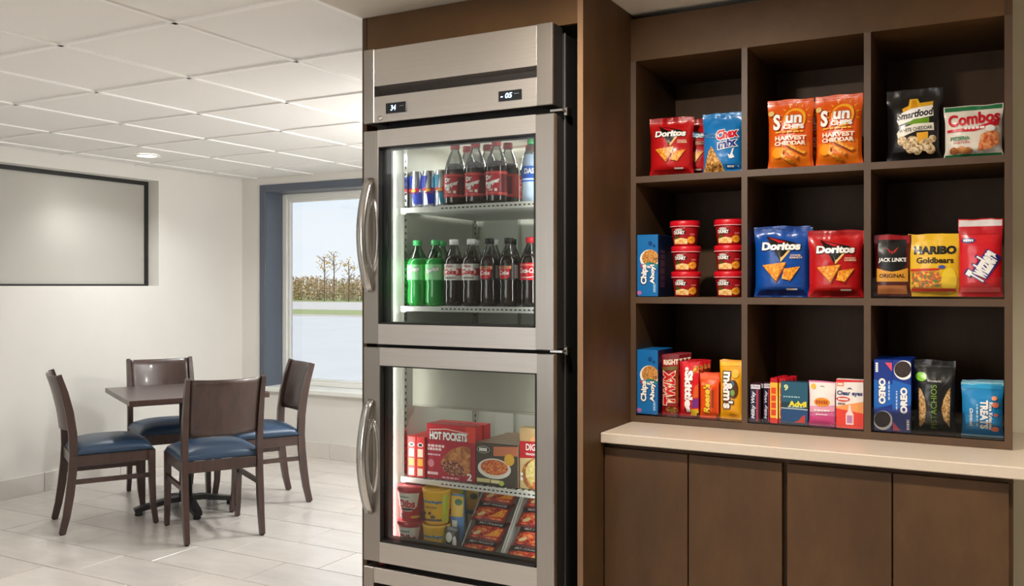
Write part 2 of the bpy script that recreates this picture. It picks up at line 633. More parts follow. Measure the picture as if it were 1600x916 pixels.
# other walls
struct(bx('wall_partition', XS, XS + 0.10, 3.30, YB + 0.2, 0, ZC + 0.03, M_WALL))
struct(bx('wall_shelf', XS + 0.10, 0.0124, 3.30, 3.42, 0, ZC + 0.03, M_WALLB))
struct(bx('wall_alcove', 0.0125, XR, 3.19, 3.42, 0, ZC + 0.03, M_WALLB))
struct(bx('wall_right', XR, XR + 0.2, YF, 3.42, 0, ZC + 0.03, M_WALL))
struct(bx('wall_front', XL - 0.2, XR + 0.2, YF - 0.2, YF, 0, ZC + 0.03, M_WALL))

# tiled baseboards, each tile its own piece
bl = struct(empty('baseboard_left', (XL, 0, 0)))
y = YB - 0.02
k = 0
while y > 1.0:
    y0 = y - 0.60
    bx('baseboard_tile', 0.0, 0.012, y0 + 0.002, y - 0.002, 0.0, 0.128, M_BASE, bl, 0.0015)
    y = y0
bk = struct(empty('baseboard_back', (0, YB, 0)))
x = -5.37
bx('baseboard_tile', XL + 0.014, x - 0.002, -0.012, 0, 0.0, 0.128, M_BASE, bk, 0.0015)
while x < XS - 0.05:
    x1 = min(x + 0.60, XS - 0.002)
    bx('baseboard_tile', x + 0.002, x1 - 0.002, -0.012, 0, 0.0, 0.128, M_BASE, bk, 0.0015)
    x += 0.60


# recessed ceiling lights
def downlight(x, y, z, power, label, color=(0.98, 0.99, 1.0), r=0.065, spread=R(130)):
    t = tag(empty('ceiling_light', (x, y, z)), label, 'ceiling light', 'recessed ceiling lights')
    b = MB()
    b.lathe([(r, 0.0), (r + 0.022, 0.0), (r + 0.022, -0.005), (r + 0.004, -0.008), (r, -0.002), (r, 0.0)], M_GRID, 28, cap=False)
    b.build('trim_ring', t)
    b = MB()
    b.lathe([(0.0, -0.002), (r, -0.002)], pm('lamp_lens', (255, 246, 230), 0.5, emit=6), 28, cap=False)
    b.build('lens', t)
    light('downlight_lamp', 'AREA', (0, 0, -0.012), power, color, (0, 0, -1), 2 * r, parent=t, spread=spread)
    return t


downlight(-5.241, 4.34, ZC, L_DOWN * 0.32, 'small round ceiling light glowing above the frosted window')
for i, (x, y) in enumerate(((-5.24, 2.0), (-3.4, 1.62), (-2.35, 4.2), (-2.9, 5.1))):  # unseen lamps added to spread light over the dining side
    downlight(x, y, ZC - 0.004, L_DOWN * (0.22, 0.3, 0.9, 1.6)[i], ('added round ceiling light above the end of the frosted window nearer the camera',
              'added round ceiling light in the tiles in front of the refrigerator side', 'added round ceiling light behind the refrigerator niche',
              'added round ceiling light by the far end of the window wall')[i], spread=R((130, 130, 165, 165)[i]))
downlight(-0.91, 1.78, ZC - 0.006, L_SOFFIT, 'round soffit light in front of the snack shelves', WARM, 0.05, R(180))
downlight(0.95, 1.78, ZC - 0.006, L_SOFFIT * 0.9, 'round soffit light over the open end of the counter', WARM, 0.05)

# an uplight added unseen behind the refrigerator niche, to brighten the ceiling
sc = tag(empty('added_uplight', (XS, 4.55, 1.75)), 'added white fill uplight on the partition behind the refrigerator niche', 'added fill light')
b = MB()
b.surf(lambda u, v: (-0.02 - 0.09 * math.sin(PI * u) * (0.4 + 0.6 * v), -0.16 + 0.32 * u, 0.14 * v), 12, 4, M_WHITE)
b.build('shade', sc)
bx('back_plate', -0.02, -0.0005, -0.16, 0.16, 0.0, 0.14, M_WHITE, sc)
light('uplight_fill', 'AREA', (-0.06, 0, 0.10), 95, (1, 0.97, 0.93), (-0.6, 0, 1.0), 0.12, 0.26, parent=sc)

# ------------------------------------------------------------------ outdoors
M_ASPH = pm('pale_asphalt', (206, 204, 202), 0.9, var=0.04, scale=0.6, world_pos=True)
M_ROAD = pm('pale_road', (205, 196, 190), 0.9, var=0.03, scale=0.2, world_pos=True)
M_GRASS = pm('dry_grass', (142, 152, 92), 0.95, rgb2=(166, 170, 116), scale=1.5, world_pos=True)
struct(bx('ground', -140, 90, YB + 0.27, 32.8, -0.3, -0.02, M_ASPH))
struct(bx('kerb', -140, 90, 32.8, 33.0, -0.3, 0.06, M_ROAD))
struct(bx('ground_verge', -140, 90, 33.0, 41.8, -0.3, 0.0, M_GRASS))
struct(bx('road', -200, 120, 41.8, 63, -0.3, -0.02, M_ROAD))
struct(bx('ground_field', -260, 200, 63, 150, -0.3, 0.0, M_GRASS))


def leaf_cloud(b, c, rx, ry, rz, n, size, m, rng):
    i = b.mi(m)
    for _ in range(n):
        while True:
            p = Vector((rng.uniform(-1, 1), rng.uniform(-1, 1), rng.uniform(-1, 1)))
            if 0.25 < p.length < 1:
                break
        q = Vector((c[0] + p.x * rx, c[1] + p.y * ry, c[2] + p.z * rz))
        a = Vector((rng.uniform(-1, 1), rng.uniform(-1, 1), rng.uniform(-1, 1))).normalized()
        d = a.orthogonal().normalized()
        s = size * rng.uniform(0.6, 1.4)
        vs = [b.bm.verts.new(q + a * s), b.bm.verts.new(q + d * s * 0.6), b.bm.verts.new(q - a * s), b.bm.verts.new(q - d * s * 0.6)]
        b.bm.faces.new(vs).material_index = i


rng = random.Random(3)
LEAF = [pm('autumn_leaf_%d' % i, c, 0.9, var=0.1, scale=2) for i, c in enumerate(((200, 164, 118), (174, 158, 112), (214, 170, 116), (166, 150, 114), (196, 152, 114)))]
th = MB()
for i in range(170):
    x = -76 + i * 0.33 + rng.uniform(-0.3, 0.3)
    yy = rng.uniform(66.5, 72)
    hgt = rng.uniform(1.8, 2.5)
    leaf_cloud(th, (x, yy, hgt * 0.5), rng.uniform(0.8, 1.4), 0.9, hgt * 0.52, 80, 0.13, rng.choice(LEAF), rng)
    for s in range(2):
        xx = x + rng.uniform(-0.5, 0.5)
        th.sweep([(xx, yy, 0), (xx + rng.uniform(-0.3, 0.3), yy, hgt * rng.uniform(0.7, 1.0))], 0.05, 0.05, LEAF[3])
tho = th.build('treeline_thicket', normals=False)
tag(tho, 'autumn brown thicket beyond the road outside the window', 'thicket')
tho['kind'] = 'stuff'
M_BARK = pm('bark', (120, 100, 84), 0.9, var=0.1, scale=5)
YEL = pm('yellow_leaf', (205, 170, 90), 0.9, var=0.1, scale=2)
for i, (px, hgt) in enumerate(((0.0, 4.0), (0.95, 4.3), (2.4, 3.6))):
    t = empty('young_tree', (-54.0 + px * 1.15, 63.9, 0))
    tag(t, ('thin bare young tree with yellow leaves, the one nearest the window casing', 'tallest thin young tree with few yellow leaves in the thicket',
            'thin young tree with sparse leaves nearest the refrigerator')[i], 'tree', 'thin young trees over the thicket')
    b = MB()
    b.tube([(0, 0, 0), (0.05, 0, hgt * 0.5), (0, 0, hgt)], 0.05, M_BARK, 6)
    for s in range(9):
        z = hgt * rng.uniform(0.45, 0.95)
        a = rng.uniform(0, 6.28)
        b.tube([(0.02, 0, z), (0.7 * math.cos(a), 0.7 * math.sin(a), z + 0.5)], 0.02, M_BARK, 5)
    b.build('trunk', t)
    b = MB()
    leaf_cloud(b, (0, 0, hgt * 0.85), 0.8, 0.8, 0.9, 70, 0.09, YEL, rng)
    b.build('foliage', t, normals=False)


# ------------------------------------------------------------------ table and chairs
def make_table(cx, cy, rz):
    t = tag(empty('dining_table', (cx, cy, 0), rz), 'square espresso dining table on a black cross base', 'table')
    bx('tabletop', -0.40, 0.40, -0.40, 0.40, 0.713, 0.743, M_TABLE, t, 0.002)
    b = MB()
    b.lathe([(0.038, 0.06), (0.038, 0.69), (0.05, 0.70)], M_BLACK, 24)
    b.build('column', t)
    b = MB()
    b.box((0, 0, 0.701), (0.36, 0.36, 0.018), M_BLACK, 0.003)
    b.build('mounting_plate', t)
    for k in range(4):
        a = k * PI / 2
        b = MB()
        d = Vector((math.cos(a), math.sin(a), 0))
        s = Vector((-math.sin(a), math.cos(a), 0))
        b.sweep([tuple(d * 0.0 + Vector((0, 0, 0.075))), tuple(d * 0.10 + Vector((0, 0, 0.072))), tuple(d * 0.27 + Vector((0, 0, 0.040))), tuple(d * 0.30 + Vector((0, 0, 0.034)))],
                0.062, 0.030, M_BLACK, tuple(s), taper=[1, 1, 0.9, 0.8])
        b.lathe([(0.020, 0.0), (0.024, 0.006), (0.022, 0.022), (0.012, 0.03)], M_RUBBER, 12, tuple(d * 0.275))
        b.build('base_leg', t)
    return t


make_table(-4.488, 4.005, R(-28.5))


def chair():
    t = empty('dining_chair')
    prof = [(-0.258, 0.006), (-0.236, 0.10), (-0.218, 0.22), (-0.206, 0.34), (-0.200, 0.44), (-0.204, 0.56), (-0.220, 0.68), (-0.245, 0.79), (-0.276, 0.892)]
    for s in (-1, 1):
        b = MB()
        b.sweep([(s * 0.203, y, z) for y, z in prof], 0.032, 0.044, M_CHAIR, taper=[0.8, 0.9, 1, 1, 1, 1, 0.95, 0.85, 0.7])
        l = b.build('back_leg', t)
        g = MB()
        g.lathe([(0.011, 0), (0.012, 0.008)], M_RUBBER, 10, (s * 0.203, -0.258, 0))
        g.build('glide', l)
    for s in (-1, 1):
        b = MB()
        b.sweep([(s * 0.203, 0.238, 0.006), (s * 0.203, 0.222, 0.12), (s * 0.203, 0.216, 0.25), (s * 0.203, 0.214, 0.435)], 0.034, 0.036, M_CHAIR, taper=[0.78, 0.9, 1, 1.05])
        l = b.build('front_leg', t)
        g = MB()
        g.lathe([(0.011, 0), (0.012, 0.008)], M_RUBBER, 10, (s * 0.203, 0.238, 0))
        g.build('glide', l)
    bx('front_rail', -0.186, 0.186, 0.203, 0.225, 0.375, 0.437, M_CHAIR, t, 0.002)
    bx('back_rail', -0.187, 0.187, -0.212, -0.190, 0.375, 0.437, M_CHAIR, t, 0.002)
    for s in (-1, 1):
        bx('side_rail', s * 0.203 - 0.011, s * 0.203 + 0.011, -0.182, 0.197, 0.375, 0.437, M_CHAIR, t, 0.002)
        b = MB()
        b.sweep([(s * 0.203, -0.195, 0.288), (s * 0.203, 0.202, 0.288)], 0.018, 0.026, M_CHAIR)
        b.build('stretcher', t)
    # curved plywood back
    b = MB()

    def leg_y(z):
        for (y0, z0), (y1, z1) in zip(prof[:-1], prof[1:]):
            if z0 <= z <= z1:
                return y0 + (y1 - y0) * (z - z0) / (z1 - z0)
        return prof[-1][0]

    def back(side):
        def fn(u, v):
            z = 0.575 + v * 0.312
            x = -0.192 + 0.384 * u
            dip = 0.040 * (1 - (2 * u - 1) ** 2)
            return (x, leg_y(z) - dip + side * 0.007, z - 0.004 * (1 - (2 * u - 1) ** 2))
        return fn
    g1 = b.surf(back(1), 12, 8, M_CHAIR)
    g2 = b.surf(back(-1), 12, 8, M_CHAIR)
    i = b.mi(M_CHAIR)

    def ring(g):
        return g[0] + [r[-1] for r in g[1:]] + list(reversed(g[-1][:-1])) + [r[0] for r in reversed(g[1:-1])]
    r1, r2 = ring(g1), ring(g2)
    for k in range(len(r1)):
        b.bm.faces.new((r1[k], r1[(k + 1) % len(r1)], r2[(k + 1) % len(r1)], r2[k])).material_index = i
    b.build('backrest', t)
    # domed vinyl cushion
    b = MB()

    def cush(u, v):
        a, c = 2 * u - 1, 2 * v - 1
        e = (1 - abs(a) ** 3.2) * (1 - abs(c) ** 3.2)
        z = 0.441 + 0.022 * min(1, 6 * min(1 - abs(a), 1 - abs(c))) ** 0.5 + 0.052 * max(0, e) ** 0.75
        k = 0.222 * (1 + 0.035 * math.sin(PI * min(1, max(0, e)) ** 0.3))
        return (a * k, c * 0.217 + 0.012 * 1, z)
    g = b.surf(cush, 20, 20, M_VINYL)
    b.bm.faces.new([v for v in (g[0] + [r[-1] for r in g[1:]] + list(reversed(g[-1][:-1])) + [r[0] for r in reversed(g[1:-1])])]).material_index = 0
    # trim the corners where the back legs pass
    b.build('seat_cushion', t)
    return t


CG = 'chairs around the square table'
ch0 = tag(chair(), 'espresso dining chair in front of the table, its back to the camera', 'chair', CG)
ch0.location = (-3.979, 3.748, 0)
ch0.rotation_euler.z = R(61)
for (x, y, rz, lab) in ((-4.682, 3.588, -29.5, 'espresso dining chair seen side-on, nearest the frosted window wall'),
                        (-4.251, 4.401, 151, 'espresso dining chair with blue seat standing nearest the daylight window'),
                        (-4.905, 4.231, 241, 'espresso dining chair behind the table, its backrest facing the camera')):
    c = copy_tree(ch0)
    c.location = (x, y, 0)
    c.rotation_euler.z = R(rz)
    c['label'] = lab


# ------------------------------------------------------------------ millwork: fridge niche, shelves, counter, cabinets
ZT = ZC - 0.008
enc = tag(empty('fridge_enclosure', (-1.505, 2.45, 0)), 'dark walnut panel surround of the tall refrigerator niche', 'cabinet surround')


def eb(parent, origin, name, x0, x1, y0, y1, z0, z1, m, bevel=0.0):
    return bx(name, x0 - origin[0], x1 - origin[0], y0 - origin[1], y1 - origin[1], z0 - origin[2], z1 - origin[2], m, parent, bevel)


EO = (-1.505, 2.45, 0)
eb(enc, EO, 'side_panel', -1.9045, -1.886, 2.448, 3.295, 0.001, ZT, M_WOODV)
eb(enc, EO, 'side_panel', -1.112, -1.0945, 2.448, 3.295, 0.001, ZT, M_WOODV)
eb(enc, EO, 'edge_band', -1.112, -1.0945, 2.446, 2.448, 0.001, ZT, M_EDGE_LIT)
eb(enc, EO, 'header_panel', -1.886, -1.112, 2.450, 2.468, 2.165, ZT, M_WOODH)
eb(enc, EO, 'back_panel', -1.886, -1.112, 3.283, 3.295, 0.001, ZT, M_BLACK)

SO = (-0.5415, 2.831, 0.9425)
shelf = tag(empty('display_shelf', SO), 'dark walnut nine-bay snack shelf standing on the beige counter', 'shelf unit')
ZB = 0.9425
SY0, SY1 = 2.831, 3.24
for x0, x1 in ((-1.0944, -1.0765), (-0.0085, 0.0112)):
    eb(shelf, SO, 'side_panel', x0, x1, SY0 + 0.001, SY1 + 0.016, ZB, 2.27, M_WOODV)
    eb(shelf, SO, 'edge_band', x0, x1, SY0, SY0 + 0.001, ZB, 2.13, M_EDGE)
for x0, x1 in ((-0.728, -0.710), (-0.370, -0.351)):
    eb(shelf, SO, 'divider', x0, x1, SY0 + 0.001, SY1, ZB + 0.022, 2.13, M_WOODV)
    eb(shelf, SO, 'edge_band', x0, x1, SY0, SY0 + 0.001, ZB + 0.022, 2.13, M_EDGE)
eb(shelf, SO, 'header_panel', -1.0765, -0.0085, SY0, SY0 + 0.02, 2.13, 2.27, M_WOODH)
eb(shelf, SO, 'top_panel', -1.0765, -0.0085, SY0 + 0.02, SY1, 2.13, 2.148, M_WOODH)
eb(shelf, SO, 'back_panel', -1.0765, -0.0085, SY1, SY1 + 0.016, ZB, 2.27, M_WOODV)
eb(shelf, SO, 'bottom_panel', -1.0765, -0.0085, SY0 + 0.001, SY1, ZB, ZB + 0.022, M_WOODH)
eb(shelf, SO, 'edge_band', -1.0765, -0.0085, SY0, SY0 + 0.001, ZB, ZB + 0.022, M_EDGE)
BAYS = ((-1.0765, -0.728), (-0.710, -0.370), (-0.351, -0.0085))
for zt in (1.75, 1.354):
    for x0, x1 in BAYS:
        b = eb(shelf, SO, 'shelf_board', x0, x1, SY0 + 0.001, SY1, zt - 0.021, zt, M_WOODH)
        eb(b, SO, 'edge_band', x0, x1, SY0, SY0 + 0.001, zt - 0.021, zt, M_EDGE)

ctr = MB()
ctr.bb(-1.0935, 1.5, 2.574, 3.186, 0.911, 0.942, M_COUNTER, 0.0025)
tag(ctr.build('countertop'), 'long beige stone countertop under the snack shelves', 'countertop')

cabs = (('walnut two-door base cabinet beside the refrigerator niche', -1.0925, -0.5485, ((-1.0905, -0.828), (-0.824, -0.556))),
        ('walnut two-door base cabinet under the open end of the counter', -0.5475, 0.012, ((-0.541, -0.271), (-0.267, 0.002))))
for lab, x0, x1, doors in cabs:
    O = ((x0 + x1) / 2, 2.6, 0)
    c = tag(empty('base_cabinet', O), lab, 'cabinet', 'base cabinets under the counter')
    eb(c, O, 'carcass', x0, x1, 2.622, 3.186, 0.10, 0.9105, M_WOODV)
    eb(c, O, 'toe_kick', x0, x1, 2.68, 2.70, 0.001, 0.10, M_BLACK)
    for a, d in doors:
        eb(c, O, 'door', a, d, 2.600, 2.619, 0.11, 0.894, M_WOODV, 0.001)

# ------------------------------------------------------------------ refrigerator
FO = (-1.4885, 2.75, 0)
fridge = tag(empty('refrigerator', FO), 'tall stainless refrigerator freezer with two glass doors in the walnut niche', 'refrigerator')


def fb(name, x0, x1, y0, y1, z0, z1, m, parent=None, bevel=0.0):
    return eb(parent or fridge, FO, name, x0, x1, y0, y1, z0, z1, m, bevel)


def fmb(b, name, parent=None):
    o = b.build(name, parent or fridge)
    o.location = (-FO[0], -FO[1], -FO[2])
    return o


FX0, FX1 = -1.831, -1.146
# every sub-part sits under a part whose own origin is the fridge base, so shapes are given in room coordinates
b = MB()
b.bb(FX0, -1.787, 2.432, 3.14, 0.40, 2.135, M_FSIDE, 0.002)
b.bb(-1.193, FX1, 2.432, 3.14, 0.40, 2.135, M_FSIDE, 0.002)
b.bb(-1.787, -1.193, 2.432, 3.14, 1.872, 2.135, M_FSIDE)
b.bb(-1.787, -1.193, 2.432, 3.14, 1.172, 1.226, M_FSIDE)
b.bb(-1.787, -1.193, 2.432, 3.14, 0.40, 0.492, M_FSIDE)
b.bb(-1.787, -1.193, 3.03, 3.14, 0.40, 1.9, M_FSIDE)
fmb(b, 'cabinet_body')
b = MB()
b.bb(FX1 - 0.001, FX1 + 0.0015, 2.430, 2.436, 0.40, 2.135, M_DKSTEEL)
fmb(b, 'corner_edge')
for nm, z0, z1 in (('upper_liner', 1.226, 1.872), ('lower_liner', 0.492, 1.172)):
    b = MB()
    b.bb(-1.787, -1.783, 2.436, 3.03, z0, z1, M_LINER)
    b.bb(-1.197, -1.193, 2.436, 3.03, z0, z1, M_LINER)
    b.bb(-1.783, -1.197, 3.005, 3.03, z0, z1, M_LINER)
    b.bb(-1.783, -1.197, 2.436, 3.005, z1 - 0.004, z1, M_LINER)
    b.bb(-1.783, -1.197, 2.436, 3.005, z0, z0 + 0.004, M_LINER)
    fmb(b, nm)
    for xx, yy in ((-1.779, 2.515), (-1.779, 2.97), (-1.201, 2.515), (-1.201, 2.97)):
        b = MB()
        b.bb(xx - 0.004, xx + 0.004, yy - 0.009, yy + 0.009, z0 + 0.02, z1 - 0.02, M_CHROME)
        z = z0 + 0.05
        while z < z1 - 0.05:
            b.bb(xx - 0.0045, xx + 0.0045, yy - 0.003, yy + 0.003, z, z + 0.009, M_RUBBER)
            z += 0.022
        fmb(b, 'pilaster')
b = MB()
b.bb(-1.745, -1.60, 2.985, 3.005, 1.226, 1.872, M_LINER)
fmb(b, 'back_duct')
b = MB()
b.bb(-1.70, -1.62, 2.985, 3.005, 0.50, 1.172, M_LINER)
b.bb(-1.60, -1.30, 2.990, 3.005, 0.50, 1.172, M_LINER)
fmb(b, 'back_duct')
b = MB()
b.bb(-1.762, -1.200, 2.535, 2.545, 0.992, 1.168, M_EVAP, 0.002)
b.bb(-1.762, -1.200, 2.535, 2.60, 0.986, 0.994, M_EVAP, 0.002)
fmb(b, 'evaporator_panel')

# grille head with the two temperature displays
GY = 2.362
b = MB()
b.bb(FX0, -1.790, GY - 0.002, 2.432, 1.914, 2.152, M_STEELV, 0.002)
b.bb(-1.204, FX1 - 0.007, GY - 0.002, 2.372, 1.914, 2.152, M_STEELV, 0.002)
b.bb(-1.204, FX1 - 0.008, 2.372, 2.432, 1.915, 2.151, M_RUBBER)
b.bb(-1.790, -1.204, GY, GY + 0.01, 2.031, 2.150, M_STEEL, 0.001)
b.bb(-1.790, -1.204, GY, GY + 0.01, 1.914, 1.998, M_STEEL, 0.001)
b.bb(-1.790, -1.204, GY + 0.01, 2.432, 2.140, 2.150, M_STEEL)
grille = fmb(b, 'grille_head')
b = MB()
b.surf(lambda u, v: (-1.790 + 0.586 * u, GY + 0.045 - 0.036 * v ** 1.5, 1.985 + 0.050 * v), 1, 6, M_DKSTEEL)
fmb(b, 'louvre')


def text_raw(txt, bold=0.0, shear=0.0, _c={}):
    k = (txt, round(bold, 3), round(shear, 3))
    if k in _c:
        return _c[k]
    cu = bpy.data.curves.new('t', 'FONT')
    cu.body = txt
    cu.offset = bold
    cu.shear = shear
    cu.resolution_u = 3
    cu.fill_mode = 'FRONT'
    o = bpy.data.objects.new('t', cu)
    me = bpy.data.meshes.new_from_object(o)
    v = [(p.co.x, p.co.y) for p in me.vertices]
    f = [tuple(p.vertices) for p in me.polygons]
    bpy.data.objects.remove(o)
    bpy.data.curves.remove(cu)
    bpy.data.meshes.remove(me)
    _c[k] = (v, f)
    return _c[k]


def printed(parent, art, mp, W, H, prefix='front', step=0.006, base=0.0009, lay=0.0004):
    """flat print laid on a surface: mp(nx, ny, off) gives the point; art runs from the bottom layer up"""
    gp, gt = MB(), MB()
    np_, nt_ = 0, 0
    layer = 0
    for it in art:
        layer += 1
        off = base + lay * layer
        kind = it[0]
        if kind == 'L':                                     # a line of print too small to read: a row of dashes
            _, col, cx, cy, w, h = it[:6]
            up = len(it) > 6
            rr = random.Random(int(cx * 1000) + int(cy * 777))
            x = -0.5
            while x < 0.47:
                d = min(rr.uniform(0.10, 0.22), 0.5 - x)
                q4 = [(x, -0.5), (x + d, -0.5), (x + d, 0.5), (x, 0.5)]
                pl = [(cx - b_ * w, cy + a_ * h) if up else (cx + a_ * w, cy + b_ * h) for a_, b_ in q4]
                lm = col if not isinstance(col, tuple) else ink(col)
                f = gp.bm.faces.new([gp.bm.verts.new(mp(px_, py_, off)) for px_, py_ in pl])
                f.material_index = gp.mi(lm)
                x += d + 0.045
            np_ += 1
        elif kind in ('P', 'E'):
            col = it[1]
            m = col if not isinstance(col, tuple) else ink(col)
            if kind == 'P':
                poly = [Vector((x * W, y * H)) for x, y in it[2]]
            else:
                cx, cy, rx, ry = it[2:6]
                rot = R(it[6]) if len(it) > 6 else 0
                poly = []
                for k in range(24):
                    a = 2 * PI * k / 24
                    x, y = rx * W * math.cos(a), ry * H * math.sin(a)
                    poly.append(Vector((cx * W + x * math.cos(rot) - y * math.sin(rot), cy * H + x * math.sin(rot) + y * math.cos(rot))))
            poly = [Vector((min(max(v.x, 0.004 * W), 0.996 * W), min(max(v.y, 0.004 * H), 0.996 * H))) for v in poly]
            poly = [v for k, v in enumerate(poly) if (v - poly[k - 1]).length > 1e-5]
            n = len(poly)
            x0, x1 = min(p.x for p in poly), max(p.x for p in poly)
            y0, y1 = min(p.y for p in poly), max(p.y for p in poly)
            pts = list(poly)
            gxn = max(1, int((x1 - x0) / step))
            gyn = max(1, int((y1 - y0) / step))
            for a in range(1, gxn):
                for c in range(1, gyn):
                    pts.append(Vector((x0 + (x1 - x0) * a / gxn, y0 + (y1 - y0) * c / gyn)))
            # outline points along long edges so that the border follows the surface too
            ring = []
            for k in range(n):
                p, q = poly[k], poly[(k + 1) % n]
                d = max(1, int((q - p).length / step))
                for s in range(d):
                    ring.append(p.lerp(q, s / d))
            pts = ring + pts[n:]
            vv, ee, ff = delaunay_2d_cdt(pts, [], [list(range(len(ring)))], 1, 1e-6)[:3]
            i = gp.mi(m)
            bv = [gp.bm.verts.new(mp(p.x / W, p.y / H, off)) for p in vv]
            for f in ff:
                if len(set(f)) > 2:
                    fc = gp.bm.faces.new([bv[k] for k in f])
                    fc.material_index = i
                    fc.smooth = True
            np_ += 1
        else:
            _, col, txt, cx, cy, w, h = it[:7]
            opt = it[7] if len(it) > 7 else {}
            rot = R(opt.get('rot', 0))
            bold = opt.get('bold', 0.02)
            shear = opt.get('shear', 0.0)
            raw = text_raw(txt, bold, shear)
            bx0, bx1 = min(v[0] for v in raw[0]), max(v[0] for v in raw[0])
            by0, by1 = min(v[1] for v in raw[0]), max(v[1] for v in raw[0])
            vert = abs(abs(opt.get('rot', 0)) - 90) < 1
            tw, thh = (h * H, w * W) if vert else (w * W, h * H)
            passes = []
            for oc, grow in opt.get('ol', ()):
                passes.append((text_raw(txt, bold + grow, shear), oc, 0.0))
            passes.append((raw, col, lay * 0.6 * len(passes) + 0.00004))
            arc = opt.get('arc', 0.0)
            for (vs, fs), c, extra in passes:
                m = c if not isinstance(c, tuple) else ink(c)
                i = gt.mi(m)
                t = bmesh.new()
                tv = [t.verts.new((v[0], v[1], 0)) for v in vs]
                for f in fs:
                    try:
                        t.faces.new([tv[k] for k in f])
                    except ValueError:
                        pass
                sx, sy = tw / (bx1 - bx0), thh / max(1e-6, by1 - by0)
                for v in t.verts:
                    x = (v.co.x - (bx0 + bx1) / 2) * sx
                    y = (v.co.y - (by0 + by1) / 2) * sy
                    y += arc * thh * (1 - (2 * x / tw) ** 2)
                    v.co = (cx * W + x * math.cos(rot) - y * math.sin(rot), cy * H + x * math.sin(rot) + y * math.cos(rot), 0)
                for _ in range(4):
                    long = [e for e in t.edges if e.calc_length() > step * 1.2]
                    if not long:
                        break
                    bmesh.ops.subdivide_edges(t, edges=long, cuts=1)
                nv = {v: gt.bm.verts.new(mp(v.co.x / W, v.co.y / H, off + extra)) for v in t.verts}
                for f in t.faces:
                    fc = gt.bm.faces.new([nv[v] for v in f.verts])
                    fc.material_index = i
                t.free()
            nt_ += 1
    if np_:
        gp.build(prefix + '_print', parent, normals=False)
    else:
        gp.bm.free()
    if nt_:
        gt.build(prefix + '_lettering', parent, normals=False)
    else:
        gt.bm.free()


M_LED = pm('display_digits', (190, 225, 255), 0.4, emit=2.2)
M_DISP = pm('display_window', (20, 22, 28), 0.25, var=0.05, scale=20)
for xa, xb, za, zb, s in ((-1.742, -1.663, 1.939, 1.972, '34'), (-1.330, -1.252, 1.938, 1.968, '- 05')):
    b = MB()
    b.bb(xa, xb, GY - 0.0035, GY, za, zb, M_DISP, 0.001)
    d = fmb(b, 'temperature_display')
    printed(d, [('T', M_LED, s, 0.38 if s == '34' else 0.36, 0.5, 0.26 if s == '34' else 0.50, 0.52, {'bold': 0.02, 'shear': 0.15}), ('L', (120, 122, 126), 0.80, 0.60, 0.22, 0.07)],
            lambda nx, ny, off, xa=xa, xb=xb, za=za, zb=zb: (xa + (xb - xa) * nx, GY - 0.0035 - off, za + (zb - za) * ny), xb - xa, zb - za, 'display')
b = MB()
b.lathe([(0.0, 0.0), (0.008, 0.0), (0.009, 0.002), (0.009, 0.004)], M_CHROME, 16)
bmesh.ops.rotate(b.bm, cent=(0, 0, 0), matrix=Matrix.Rotation(R(-90), 3, 'X'), verts=b.bm.verts)
bmesh.ops.translate(b.bm, vec=(-1.767, GY - 0.004, 1.927), verts=b.bm.verts)
fmb(b, 'key_lock')

